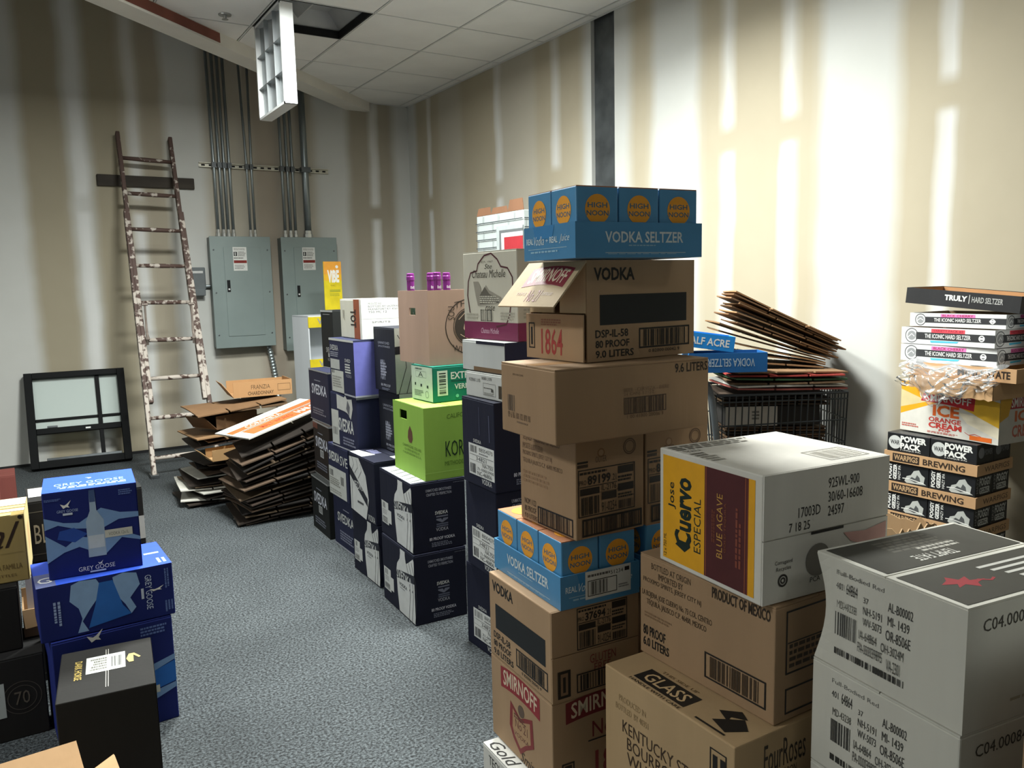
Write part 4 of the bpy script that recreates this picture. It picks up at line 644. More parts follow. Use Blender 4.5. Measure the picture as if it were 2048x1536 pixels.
# ------------------------------------------------------------------ stack right behind the tallest one: navy cases, white boxes, tall wine box
for z, x, y, th, lab, full in ((0, 1.374, 2.306, 1.1, 'navy vodka case with a white code label, on the floor behind the tallest stack', 0), (.3225, 1.346, 2.276, -3.7, 'navy vodka case with a white code label, middle of three behind the tallest stack', 0), (.640, 1.338, 2.26, -2.1, 'scuffed navy vodka case with a white code label, topmost of three behind the tallest stack', 1)):
    carton('vodka_case', lab, 'box', x, y, z, th, .24, .24, .3155 if z < .6 else .309, NV, dict(L=ship_label(.2, .12, .98, .48) + [('t', .6, .05, .9, .11, 'VODKA', SW), ('t', .36, .5, .6, .54, 'SVEDKA', SW)] + ([('l', [(.55, .92), (.56, .6)], .002, '#4a4e68'), ('l', [(.85, .85), (.86, .55)], .003, '#5a5e78')] if full else []), R=svedka_R()))
carton('gift_box', 'flat white box with a small printed label, lower of two under the tall wine box', 'box', 1.37, 2.258, .951, .8, .24, .24, .088, '#b7b9b4', dict(L=[('t', .1, .62, .42, .76, 'N20060 L105', '#44443f'), ('t', .46, .74, .74, .86, '00080 L1078', '#44443f'), ('fr', .5, .14, .84, .62, .0012, '#44443f'), ('g', .52, .4, .78, .46, 1, '#44443f'), ('r', .72, .3, .78, .42, '#44443f'), ('g', .52, .16, .82, .26, 2, '#77776f'), ('r', .92, .1, 1, .6, '#3a3226')], R=[('r', .2, 0, 1, 1, '#1e2140')]))
carton('gift_box', 'white box with a navy end, directly under the tall wine box', 'box', 1.38, 2.25, 1.041, 1.5, .28, .25, .108, '#b5b8b5', dict(L=[('r', 0, 0, 1, .03, '#2a2622'), ('r', .02, .03, .24, .15, '#b5b8b5'), ('r', .28, .03, 1, .16, '#6b553c'), ('r', .35, .9, 1, 1, '#14162a')], R=[('r', 0, 0, 1, 1, '#1b1e3c')]))
arch = [(.12, .30), (.08, .5), (.1, .66), (.15, .76), (.27, .78), (.3, .86), (.42, .95), (.55, .97), (.66, .9), (.72, .82), (.84, .8), (.92, .7), (.93, .5), (.88, .38), (.86, .28), (.8, .18), (.62, .15)]
carton('wine_box', 'tall white wine box with a chateau drawing and a maroon foot band', 'box', 1.434, 2.248, 1.151, 3.7, .332, .24, .309, '#bcb8a8', dict(L=[('r', 0, 0, 1, .2, '#6d2346'), ('t', .33, .07, .66, .13, 'Chateau Michelle', '#b99aa8', dict(shear=.3)), ('l', arch, .006, '#4a1f26'), ('t', .36, .87, .58, .89, 'EST. 1967', '#6b6558'), ('t', .42, .8, .56, .855, 'Ste', '#3a352c', dict(shear=.3)), ('t', .18, .70, .80, .79, 'Chateau Michelle', '#3a352c', dict(shear=.3)), ('p', [(.2, .66), (.3, .66), (.34, .6), (.36, .48), (.44, .62), (.5, .56), (.72, .48), (.74, .42), (.28, .38), (.24, .5)], '#8d887b'), ('p', [(.32, .5), (.42, .6), (.5, .52), (.68, .46), (.68, .42), (.32, .4)], '#5b574d'), ('g', .32, .41, .68, .5, 4, '#bcb8a8'), ('t', .42, .33, .6, .38, 'rose', '#3a352c', dict(shear=.4)), ('r', .31, .19 + .03, .55, .35 - .02, '#bcb8a8'), ('b', .33, .21, .56, .34, '#23211c', dict(n=12)), ('g', .05, .22, .3, .3, 2, '#a39f90'), ('g', .7, .22, .96, .32, 3, '#a39f90')], R=[('r', 0, 0, 1, .2, '#7d2850'), ('g', .1, .24, .9, .36, 3, '#a39f90')]))

# ================================================================== left front group
GB1, GB2, GB3 = '#101e60', '#8aa6c8', '#2350b4'
goose_bird = lambda u, v, s, c=WH: ('p', [(u - s, v + .3 * s), (u - .3 * s, v), (u + .1 * s, v + .2 * s), (u + .9 * s, v + .9 * s), (u + .35 * s, v - .1 * s), (u + .6 * s, v - .5 * s), (u, v - .35 * s), (u - .5 * s, v - .6 * s)], c)
g1 = [('p', [(0, .72), (.2, .64), (.36, .62), (.6, .76), (.8, .68), (1, .66), (1, .6), (.78, .6), (.6, .52), (.3, .56), (.14, .62), (0, .58)], '#6c8db8'), ('p', [(0, .52), (.2, .36), (.34, .46), (.6, .4), (.8, .46), (1, .36), (1, .32), (.8, .38), (.6, .2), (.34, .34), (.18, .3), (0, .2)], '#6c8db8'), ('p', [(.15, .55), (.3, .57), (.44, .48), (.3, .4), (.12, .46)], '#1d4392'),
      ('p', [(.43, .2), (.62, .2), (.62, .62), (.55, .74), (.545, .97), (.485, .97), (.48, .74), (.43, .62)], '#92a6bb'), ('r', .485, .84, .545, .98, '#3b5078'), ('r', .44, .3, .61, .45, '#b3bdc6'), goose_bird(.24, .84, .06), ('t', .14, .76, .36, .79, 'GREY GOOSE', '#9db0cf'), ('r', .2, .725, .3, .75, '#b9c4d2'), ('r', .62, .4, .92, .49, '#b9b9ae'), ('t', .66, .42, .88, .46, 'VODKA 12x1L', '#6b6a60'), goose_bird(.55, .12, .03), ('t', .31, .05, .7, .1, 'GREY GOOSE', WH), ('r', .43, .022, .6, .04, '#b9c4d2'), ('g', .02, .9, .2, .93, 2, '#5a70a8'), ('g', .8, .88, .96, .95, 3, '#5a70a8')]
carton('vodka_case', 'royal blue vodka case standing upright on the lower left', 'box', .346, 2.597, 0, 93.5, .33, .27, .338, GB1, dict(L=[goose_bird(.35, .97, .07), ('g', .72, .86, .95, .95, 3, '#5a70a8'), ('p', [(.7, .55), (1, .63), (1, .58), (.72, .48)], '#6c8db8'), ('p', [(.7, .3), (1, .36), (1, .31), (.7, .2)], '#6c8db8'), ('p', [(.7, .48), (1, .57), (1, .37), (.7, .31)], '#1d5fae'), ('r', .78, .3, .85, .37, '#b9b9ae')]))
g2 = [('p', [(.24, .95), (.3, 1), (.42, .98), (.46, .8), (.42, .62), (.36, .45), (.3, .25), (.34, .05), (.26, .05), (.3, .3), (.28, .5), (.22, .66)], '#7f9fc6'), ('p', [(.54, .95), (.62, 1), (.72, .95), (.74, .72), (.66, .5), (.7, .3), (.66, .2), (.62, .4), (.56, .6)], '#7f9fc6'), ('p', [(.44, .9), (.54, .9), (.6, .4), (.66, .2), (.34, .1), (.4, .5)], '#1d5fae'), goose_bird(.87, .56, .06), ('t', .78, .2, .83, .86, 'GREY GOOSE', '#b9c6da', dict(rot=-90)), ('r', .745, .42, .765, .62, '#b9c4d2'), ('g', .1, .2, .16, .7, 2, '#8fa2c8', dict(rot=-90)), ('g', .93, .5, .97, .92, 2, '#5a70a8', dict(rot=-90)), ('g', .92, .08, .99, .3, 3, '#5a70a8', dict(rot=-90))]
carton('vodka_case', 'royal blue vodka case lying on its side under the upright one with a bottle picture', 'box', .359, 2.6, .340, 92.0, .366, .255, .165, GB1, dict(L=g2, T=[('r', 0, 0, 1, 1, '#2f52c4'), ('r', 0, .86, .5, 1, '#5a628a'), ('t', .15, .88, .35, .98, 'G', WH, dict(rot=-90)), ('g', .1, .02, .3, .1, 2, '#a9c0ef'), ('r', .5, .04, .56, .16, '#a9c0ef')]), seam=None)  # top coloured a brighter blue to carry the light from above
carton('vodka_case', 'royal blue vodka case with a white bottle picture, topmost of the blue three', 'box', .279, 2.625, .506, 86.5, .250, .22, .262, GB1, dict(L=g1, T=[('r', 0, 0, 1, 1, '#3059cf'), goose_bird(.7, .5, .05), ('t', .35, .12, .5, .88, 'GREY GOOSE', '#a9c0ef', dict(rot=-90)), ('g', .15, .1, .3, .9, 2, '#a9c0ef', dict(rot=90))], R=[('r', 0, 0, 1, 1, '#3059cf')]), seam=None)  # brighter blue on top and right side paints in the lamp light
carton('wine_carton', 'black wine carton with a white sticker on top, before the blue cases', 'box', .242, 2.2, 0, 84.5, .233, .315, .318, '#22211f', dict(L=[('r', 0, 0, 1, .22, '#b9b4ac'), ('fr', .58, .04, .78, .17, .004, BK), ('b', .62, .05, .74, .15, BK, dict(n=6)), ('g', .8, .06, .96, .16, 3, '#77736a')], R=[('r', 0, 0, 1, 1, '#d2cec4')], T=[('r', .12, .505, .9, .512, '#b9b6ad'), ('r', .12, .48, .9, .487, '#b9b6ad'), ('r', .44, .3, .78, .72, '#c9cbc6'), ('g', .48, .5, .74, .68, 5, '#77776f', dict(rot=90)), ('b', .5, .34, .72, .46, '#33332f', dict(n=12, rot=1)), ('t', .36, .76, .74, .84, 'DARK HORSE', '#b09a58', dict(rot=180, bold=.02)), ('p', [(.6, .29), (.7, .26), (.7, .2), (.6, .13), (.58, .15), (.66, .21), (.52, .21), (.52, .26)], '#b0a06a')]), seam=None)
carton('wine_carton', 'black wine carton with a round seal and grey sticker at the left edge', 'box', -.005, 2.74, 0, 90, .40, .24, .258, '#1c1b1b', dict(L=[('o', .84, .5, .2, .002, '#4a4540'), ('o', .84, .5, .15, .002, '#4a4540'), ('t', .79, .42, .89, .58, '70', '#5a534a'), ('r', .44, .3, .73, .72, '#a9b0b0'), ('t', .54, .56, .7, .66, '572', '#4a4f50'), ('g', .48, .36, .7, .52, 3, '#777c7c')]))
carton('wine_carton', 'glossy black carton under the gold tequila box at the left edge', 'box', -.055, 2.80, .259, 90, .33, .24, .20, '#171615')
carton('tequila_box', 'gold tequila box with dark script lettering at the left edge', 'box', -.02, 2.84, .460, 87, .33, .24, .212, '#98834f', dict(L=[('t', .70, .52, .96, .9, 'al', '#2b1c12', dict(shear=.5)), ('t', .3, .5, .68, .86, 'Tradicion', '#2b1c12', dict(shear=.5)), ('t', .5, .2, .95, .28, 'RESERVA DE LA FAMILLA', '#6a5530'), ('t', .5, .09, .9, .13, '6 750 ML BOTTLES', '#6a5530'), ('c', .97, .96, .03, '#1c140c'), ('r', .6, .44, .97, .445, '#7d6a3c')], T=[('r', 0, .1, .14, 1, '#d9c27a'), ('r', .2, 0, .34, 1, '#d2cfc6'), ('r', .4, 0, .5, 1, '#d2bf7e'), ('r', .56, 0, .96, 1, '#cfcbc6')], R=[('r', 0, 0, 1, 1, '#d6c48e'), ('r', .4, .3, .8, .7, '#cfae7c')]), seam=None)  # right side in bright cream: its lit look is put into the colour
for z, lab in ((0, 'black carton lowest of the stack hidden behind the blue cases'), (.214, 'black carton in the middle of the stack hidden behind the blue cases'), (.428, 'black carton with cream lettering behind the topmost blue case')):
    carton('wine_carton', lab, 'box', .35, 3.12, z, 90, .36, .24, .213, '#1d1c1b', dict(L=[('t', .04, .3, .4, .62, 'BLACK', '#a79f8c'), ('r', 0, .82, .3, .835, '#5a564c'), ('r', 0, .12, .3, .135, '#4a463e'), ('r', .94, .1, 1, .5, '#b9b9b4')], T=[('r', .3, .74, .9, .98, '#c2c4c4')] if z > .4 else None))
o = carton('maroon_carton', 'maroon carton by the left edge beyond the gold tequila box', 'box', -.06, 5.4, 0, 90, .4, .24, .30, '#6d3a34', dict(L=[('r', .2, .2, .8, .8, '#7d4840')]))
# small open carton with paper between the black cartons and the blue cases
t = empty('open_carton', (-.005, 2.985, .2585), .0, 'small torn brown carton holding a white sheet beside the blue cases', 'box'); KO = card('card_open', '#a98a66')
mb = MB(); mb.box(-.045, -.1, 0, .045, .1, .004); mb.box(-.045, -.1, .004, .045, -.096, .09); mb.box(-.045, .096, .004, .045, .1, .1); mb.box(-.045, -.096, .004, -.041, .096, .07); mb.box(.041, -.096, .004, .045, .096, .1); mb.build('carton', KO, t)
new('loose_flap', [(-.045, -.1, .09), (.045, -.1, .09), (.04, -.118, .04), (-.04, -.12, .035), (-.045, -.098, .088), (.045, -.098, .088), (.04, -.114, .036), (-.04, -.116, .031)], [(0, 1, 2, 3), (7, 6, 5, 4), (0, 4, 5, 1), (1, 5, 6, 2), (2, 6, 7, 3), (3, 7, 4, 0)], KO, t)
MB().box(-.03, -.02, .005, .025, -.0185, .17).build('paper_sheet', ink('#d2d2d4'), t)
# near tan carton with raised flaps at the bottom left corner
t = empty('flap_carton', (-.135, 1.80, 0), .06, 'tan carton with raised open flaps at the lower left corner', 'box'); KF = card('card_near', '#c4a078'); X, Y, h = .2, .15, .25
mb = MB(); mb.box(-X, -Y, 0, X, Y, .005); mb.box(-X, -Y, .005, X, -Y + .005, h); mb.box(-X, Y - .005, .005, X, Y, h); mb.box(-X, -Y + .005, .005, -X + .005, Y - .005, h); mb.box(X - .005, -Y + .005, .005, X, Y - .005, h); mb.build('carton', KF, t)
def flap(p, q, d, nm='flap'):
    p, q, d = Vector(p), Vector(q), Vector(d); e = (q - p) * .04; n = (q - p).cross(d).normalized() * .004; vs = [p, q, q + d - e, p + d + e]; vs += [v + n for v in vs]
    return new(nm, vs, [(0, 1, 2, 3), (7, 6, 5, 4), (0, 4, 5, 1), (1, 5, 6, 2), (2, 6, 7, 3), (3, 7, 4, 0)], KF, t)
flap((-X, Y, h), (-.03, Y, h), (-.0, .03, .085)); flap((.0, Y, h), (X, Y, h), (.0, .06, .06)); flap((X, Y, h), (X, -Y, h), (.06, 0, .035)); flap((-X, -Y, h), (-X, Y, h), (-.05, 0, .08))
MB().box(-X + .01, -Y + .01, .006, X - .01, Y - .01, .17).build('packed_content', mat('dark_content', '#3a3026', rough=.8), t)
# ================================================================== tower of drink trays by the right wall
TX, TY = 2.93, 1.505
KT = '#b08c66'
def low_tray(name, label, x, y, z, th, a, b, h, col, L, R, inner=None, group=None, fill=True):
    t = math.radians(th); uR = Vector((math.cos(t), math.sin(t), 0)); uL = Vector((-math.sin(t), math.cos(t), 0)); X, Y = b / 2, a / 2; g = .004
    root = empty(name, Vector((x, y, z)) + uR * X + uL * Y, t, label, 'drinks tray', group); m = card('card_' + col.lstrip('#'), col)
    mb = MB(); mb.box(-X, -Y, 0, X, Y, g); mb.box(-X, -Y, g, X, -Y + g, h); mb.box(-X, Y - g, g, X, Y, h); mb.box(-X, -Y + g, g, -X + g, Y - g, h); mb.box(X - g, -Y + g, g, X, Y - g, h); mb.build('tray', m, root)
    if inner:
        mi = card('card_' + inner.lstrip('#'), inner); mb = MB(); mb.box(-X + g, -Y + g, g, X - g, -Y + g + .002, h - .002); mb.box(-X + g, Y - g - .002, g, X - g, Y - g, h - .002); mb.box(-X + g, -Y + g, g, -X + g + .002, Y - g, h - .002); mb.box(X - g - .002, -Y + g, g, X - g, Y - g, h - .002); mb.build('lining', mi, root)
    put_print(root, L, a, h, (-X, Y, 0), (0, -1, 0), (0, 0, 1), (-1, 0, 0)); put_print(root, R, b, h, (-X, -Y, 0), (1, 0, 0), (0, 0, 1), (0, -1, 0))
    return root, X, Y
WP = lambda : [('r', .1, .12, .4, .86, '#2a2019'), ('t', .115, .24, .385, .76, 'WARPIGS', '#a98a66', dict(bold=.03)), ('t', .44, .2, .88, .76, 'BREWING', '#33271d', dict(bold=.02))]
def beer_case(label, z, kind):
    root, X, Y = low_tray('beer_case', label, TX, TY, z, 0, .366, .25, .042, KT, WP(), [('t', .2, .25, .9, .75, 'WARPIGS', '#5a4836')], group='beer cases by the wall')
    PB = mat('pack_black', '#191a1c', rough=.4, var=.1, coat=.2); hp = .113
    for i in range(2):
        for j in range(2):
            w_, d_2 = .117, .175; p = MB().box(-w_ / 2, -d_2 / 2, 0, w_ / 2, d_2 / 2, hp - .001).build('six_pack', PB, root, bev=.002); p.location = ((i - .5) * .119, (j - .5) * .177, .0045)
            if kind == 'power':
                E = [('c', .19, .66, .24, '#b9bbb8'), ('t', .08, .58, .3, .74, 'WAR', '#2a2b2c', dict(bold=.03)), ('t', .32, .7, .92, .92, 'POWER', WH, dict(bold=.05)), ('t', .32, .46, .8, .67, 'PACK', WH, dict(bold=.05)), ('t', .32, .39, .8, .44, '3 UNIQUE IPAs', WH)]
            else:
                E = [('t', .05, .4, .14, .97, 'FOGGY', WH, dict(rot=90, bold=.04)), ('t', .17, .4, .26, .95, 'GEEZER', WH, dict(rot=90, bold=.04)), ('t', .29, .42, .35, .93, 'HAZY IPA', WH, dict(rot=90)), ('p', [(.45, .42), (.5, .6), (.6, .66), (.66, .82), (.78, .88), (.84, .74), (.92, .66), (.9, .45), (.96, .4), (.5, .36)], '#a9aba6'), ('p', [(.55, .5), (.62, .6), (.7, .56), (.74, .7), (.8, .62), (.82, .48), (.7, .42)], '#4a4c4c'), ('l', [(.4, .5), (.55, .52), (.9, .44)], .003, '#d8d8d3')]
            if i == 0: put_print(p, E, d_2, hp, (-w_ / 2, d_2 / 2, 0), (0, -1, 0), (0, 0, 1), (-1, 0, 0), seed=3)
            if j == 0: put_print(p, [('t', .05, .45, .16, .95, 'HAZY', '#8b8b86', dict(rot=90)), ('t', .22, .66, .9, .94, 'FOGGY', '#a9a9a3', dict(bold=.04)), ('t', .22, .4, .85, .62, 'GEEZER', '#a9a9a3', dict(bold=.04))] if kind != 'power' else [('c', .25, .7, .18, '#77787a'), ('t', .45, .6, .9, .8, 'POWER', '#77787a', dict(bold=.03))], w_, hp, (-w_ / 2, -d_2 / 2, 0), (1, 0, 0), (0, 0, 1), (0, -1, 0), seed=4)  # end lettering greyed, shade of the unlit side put into the ink
for k, (z, kd, lab) in enumerate(((.0, 'fog', 'beer case on the floor at the bottom of the tower by the wall'), (.1215, 'fog', 'beer case second from the floor in the tower by the wall'), (.243, 'fog', 'beer case third from the floor in the tower by the wall'), (.3645, 'fog', 'black beer case just above the white wine carton corner, in the wall tower'), (.486, 'fog', 'black beer case with beast drawings right below the topmost beer case'), (.6075, 'power', 'black beer case in a brown tray directly under the orange cream box'))): beer_case(lab, z + (.0 if k < 5 else .0), kd)
ZP = .7285
ice = [('r', 0, 0, 1, 1, '#c9c6bd'), ('p', [(0, .98), (.1, .98), (.4, .62), (0, .32)], '#d99a1a'), ('p', [(0, .8), (.3, .62), (0, .45)], '#c9b98a'), ('p', [(.62, .9), (1, .75), (1, .25), (.75, .5), (.55, .62)], '#dcae2e'), ('p', [(.6, .5), (.8, .45), (1, .3), (1, .1), (.7, .3)], '#d9d0b8'), ('p', [(.22, .62), (.25, .8), (.5, .84), (.77, .78), (.76, .54), (.5, .6)], '#b5242f'), ('t', .27, .62, .73, .78, 'SMIRNOFF', WH, dict(bold=.015, arc=.12)), ('t', .35, .36, .62, .58, 'ICE', '#c4571c', dict(bold=.04)), ('t', .31, .25, .64, .34, 'ORANGE', '#b5362f', dict(bold=.03)), ('t', .31, .13, .65, .24, 'CREAM', '#b5362f', dict(bold=.04)), ('t', .42, .08, .54, .125, 'POP', '#b5362f', dict(bold=.03)), ('l', [(.68, .14), (.72, .1), (.78, .13), (.84, .1)], .002, '#b5362f'), ('r', .73, .02, .94, .1, '#d8661f'), ('g', .02, .08, .22, .16, 2, '#b5645a'), ('g', .3, .03, .66, .07, 2, '#b5645a')]
carton('malt_drink_box', 'orange and white cream malt drink box on top of the beer cases', 'box', 2.965, 1.455, ZP, -5.5, .40, .25, .205, '#bcb9b0', dict(L=ice, R=[('r', 0, 0, 1, 1, '#a8a49a'), ('p', [(.2, .62), (.22, .84), (.9, .86), (.9, .6)], '#8e2630'), ('t', .26, .64, .86, .82, 'SMIRNOFF', '#c9c6bd', dict(bold=.01)), ('t', .35, .38, .8, .58, 'ICE', '#a85a35', dict(bold=.04)), ('t', .3, .1, .9, .32, 'CREAM', '#a35a4a', dict(bold=.03)), ('p', [(0, .8), (.3, .9), (.2, .5), (0, .4)], '#b58a2a')]))  # right face repeats the print in darker inks, shade painted in
t = empty('upturned_tray', (3.045, 1.60, ZP + .165), math.radians(-5.5), 'upturned brown tray capping the orange cream drink box', 'drinks tray'); KU = card('card_upturned', '#b39069'); X, Y = .135, .165
mb = MB(); mb.box(-X, -Y, .062, X, Y, .066); n = 22
mb.build('tray_base', KU, t)
vs, fs = [], []
for j in range(n + 1):
    y = Y - 2 * Y * j / n; jag = .006 * random.random() + (.02 if j < 4 else 0); vs += [(-X, y, .062), (-X, y, jag), (-X + .004, y, jag), (-X + .004, y, .062)]
for j in range(n):
    for q in range(4): fs.append((4 * j + q, 4 * j + (q + 1) % 4, 4 * j + 4 + (q + 1) % 4, 4 * j + 4 + q))
new('torn_side', vs, fs, KU, t); MB().box(-X + .004, -Y, .004, X, -Y + .004, .062).build('end_side', KU, t)
Z1 = ZP + .2325
low_tray('beer_tray', 'brown tray with black lettering under the white seltzer trays', 2.93, 1.39, Z1, -3, .42, .30, .05, KT, [('t', .5, .25, .72, .8, 'MIND', '#2a2019', dict(bold=.03)), ('t', .76, .25, .95, .8, 'STATE', '#2a2019', dict(bold=.03))], [('r', .2, .1, .8, .9, '#a37f58')])
def claw(c1, t1, blue=True):
    return [('r', 0, .0, 1, 1, '#cfd0cf'), ('r', .17, .28, 1, .72, '#2e2f31'), ('o', .12, .5, .44, .003, '#3a3b3c'), ('c', .12, .5, .28, '#8d8f90'), ('l', [(.08, .4), (.12, .6), (.15, .45)], .003, '#e2e2e0'), ('r', .34, .72, .7, .94, c1), ('t', .36, .75, .68, .91, t1, '#8d2a3a', dict(bold=.02)), ('t', .27, .38, .76, .64, 'THE ICONIC HARD SELTZER', '#d6d6d4', dict(bold=.02)), ('o', .87, .5, .18, .004, '#d6d6d4'), ('r', .84, .44, .9, .56, '#d6d6d4')] + ([('p', [(.34, .12), (.62, .16), (.64, .26), (.33, .24)], '#4fb0cf')] if blue else [])
W1 = Z1 + .051
for k, (x, y, th, z, lab, c1, t1) in enumerate(((2.955, 1.47, -3, W1, 'white seltzer tray with pink lettering, lowest of the lit three', '#d873b0', 'BLACK CHERRY'), (2.945, 1.475, -5.5, W1 + .0665, 'white seltzer tray with red lettering, middle of the lit three', '#d84a55', 'VARIETY PACK #3'), (2.985, 1.46, -4, W1 + .133, 'white seltzer tray with pink lettering, just under the black open tray', '#d873b0', 'BLACK CHERRY'))):
    low_tray('seltzer_pack_tray', lab, x, y, z, th, .375, .24, .064 if k < 2 else .052, '#bfc0be', claw(c1, t1, k < 2), claw(c1, t1), inner='#a98a66', group='white seltzer trays')
ot = low_tray('open_tray', 'black open tray with a brown inside on top of the wall tower', 2.99, 1.42, W1 + .187, 1, .42, .26, .06, '#2a2a2b', [('t', .36, .4, .56, .75, 'TRULY', WH, dict(bold=.05)), ('r', .575, .3, .58, .85, WH), ('t', .6, .4, .86, .75, 'HARD SELTZER', '#a9a9a6', dict(bold=.02))], [], inner='#b5855a')[0]; ot.rotation_euler.x = .085; ot.location.z += .02
for k in range(3):
    low_tray('seltzer_pack_tray', ['shaded white seltzer tray turned sideways, lowest of the three at the right edge', 'shaded white seltzer tray turned sideways, middle of the three at the right edge', 'shaded white seltzer tray turned sideways, top of the three at the right edge'][k], 3.09 + .005 * k, 1.10 - .004 * k, W1 + .0665 * k, 22 + 2 * k, .30, .19, .064, '#bfc0be', claw('#b0527f' if k != 1 else '#b03a45', 'BLACK CHERRY', False), [], inner='#a98a66', group='white seltzer trays')  # label inks darkened, so part of the shade is painted in
# crumpled clear wrap hanging over the corner
bm = bmesh.new(); nu, nv = 60, 34; grid = []
for i in range(nu + 1):
    row = []
    for j in range(nv + 1):
        u, q = i / nu, j / nv
        fold = .010 * abs(math.sin(u * 17 + q * 6)) + .009 * abs(math.sin(u * 9 - q * 13 + 1)) + .006 * abs(math.sin(u * 31 + q * 21 + 2)) + .003 * math.sin(u * 53 - q * 37)
        drop = .085 + .07 * math.exp(-((u - .42) / .22) ** 2) + .012 * math.sin(u * 23)
        y = 1.80 - u * .36 + .012 * math.sin(q * 9 + u * 4); zz = Z1 + .056 - q * drop + .006 * math.sin(u * 15)
        x = 2.936 + .03 * max(0, .15 - q) / .15 - .03 * math.sin(q * 2.4) - fold * (.35 + q) * (0 if q < .1 else 1)
        row.append(bm.verts.new((x, y, zz)))
    grid.append(row)
for i in range(nu):
    for j in range(nv): bm.faces.new((grid[i][j], grid[i + 1][j], grid[i + 1][j + 1], grid[i][j + 1]))
pmx = bpy.data.materials.new('clear_film'); pmx.use_nodes = True; nt = pmx.node_tree; tb = nt.nodes.new('ShaderNodeBsdfTransparent'); tb.inputs[0].default_value = (.93, .92, .91, 1); gl = nt.nodes.new('ShaderNodeBsdfGlossy'); gl.inputs['Roughness'].default_value = .18; ms = nt.nodes.new('ShaderNodeMixShader'); fr = nt.nodes.new('ShaderNodeFresnel'); fr.inputs[0].default_value = 1.33
nt.links.new(fr.outputs[0], ms.inputs[0]); nt.links.new(tb.outputs[0], ms.inputs[1]); nt.links.new(gl.outputs[0], ms.inputs[2]); df = nt.nodes.new('ShaderNodeBsdfDiffuse'); df.inputs[0].default_value = (.8, .8, .8, 1); m2 = nt.nodes.new('ShaderNodeMixShader'); m2.inputs[0].default_value = .12; nt.links.new(ms.outputs[0], m2.inputs[1]); nt.links.new(df.outputs[0], m2.inputs[2]); nt.links.new(m2.outputs[0], nt.nodes['Material Output'].inputs[0])
tag(from_bm('plastic_wrap', bm, pmx, None, True), 'crumpled clear plastic wrap hanging over the orange cream drink box', 'plastic wrap')
t = empty('torn_carton', (2.40, 1.53, 0), 0, 'brown carton with a ragged torn top behind the white wine carton', 'box'); KX = card('card_torn', '#a08462'); rn2 = random.Random(8)
for (p, q) in (((-.1, -.12), (.1, -.12)), ((.1, -.12), (.1, .12)), ((.1, .12), (-.1, .12)), ((-.1, .12), (-.1, -.12))):
    vs, fs = [], []; P, Q = Vector((*p, 0)), Vector((*q, 0)); nn = Vector((0, 0, 1)).cross(Q - P).normalized() * .004
    for j in range(11):
        c = P + (Q - P) * j / 10; zt = .535 + rn2.uniform(-.012, .018); vs += [c, c + Vector((0, 0, zt)), c + nn + Vector((0, 0, zt)), c + nn]
    for j in range(10):
        for s in range(4): fs.append((4 * j + s, 4 * j + (s + 1) % 4, 4 * j + 4 + (s + 1) % 4, 4 * j + 4 + s))
    new('side', vs, fs, KX, t)
# ================================================================== shopping cart with flattened boxes
CW = mat('cart_wire', '#3c4043', rough=.4, metal=.5, var=.1); CT = mat('cart_tube', '#5d6367', rough=.45, var=.1, spec=.5)
ca = math.radians(-32); cart = empty('shopping_cart', (2.985, 2.51, 0), ca, 'dark wire shopping cart full of flattened boxes by the wall', 'cart')
Lx, Wy, Z0, Z1c = .297, .225, .432, .832       # half length, half width, basket floor and rim height
def pt(s, side, z): return Vector((-Lx + 2 * Lx * s, side * Wy * (1 - .12 * s) * (.86 + .14 * (z - Z0) / (Z1c - Z0)), z + .05 * s * (Z1c - z) / (Z1c - Z0)))
for side, nm in ((-1, 'side_wires'), (1, 'side_wires')):
    mb = MB()
    for k in range(21): mb.tube([pt(k / 20, side, Z0), pt(k / 20, side, Z1c)], .0032, 5)
    for z in (Z0, .57, .69, .8): mb.tube([pt(0, side, z), pt(1, side, z)], .0036, 5)
    tag(mb.build(nm, CW, cart), kind='stuff')
    MB().tube([pt(0, side, Z1c), pt(1, side, Z1c)], .0065, 8).build('rim', CW, cart)
mb = MB()
for k in range(13):
    u = -1 + 2 * k / 12; p, q = pt(1, u, Z0), pt(1, u, Z1c); mb.tube([p, q], .0032, 5)
for z in (Z0, .57, .69, Z1c): mb.tube([pt(1, -1, z), pt(1, 1, z)], .0036, 5)
tag(mb.build('front_wires', CW, cart), kind='stuff')
mb = MB()
for k in range(13): u = -1 + 2 * k / 12; mb.tube([pt(0, u, Z0), pt(1, u, Z0)], .0032, 5)
for k in range(9): mb.tube([pt(k / 8, -1, Z0), pt(k / 8, 1, Z0)], .0032, 5)
tag(mb.build('floor_wires', CW, cart), kind='stuff')
mb = MB()
for k in range(9): u = -.9 + 1.8 * k / 8; mb.tube([pt(0, u, Z0) + Vector((.02, 0, 0)), pt(0, u, .86) + Vector((-.02, 0, 0))], .004, 6)
tag(mb.build('rear_gate_wires', CT, cart), kind='stuff')
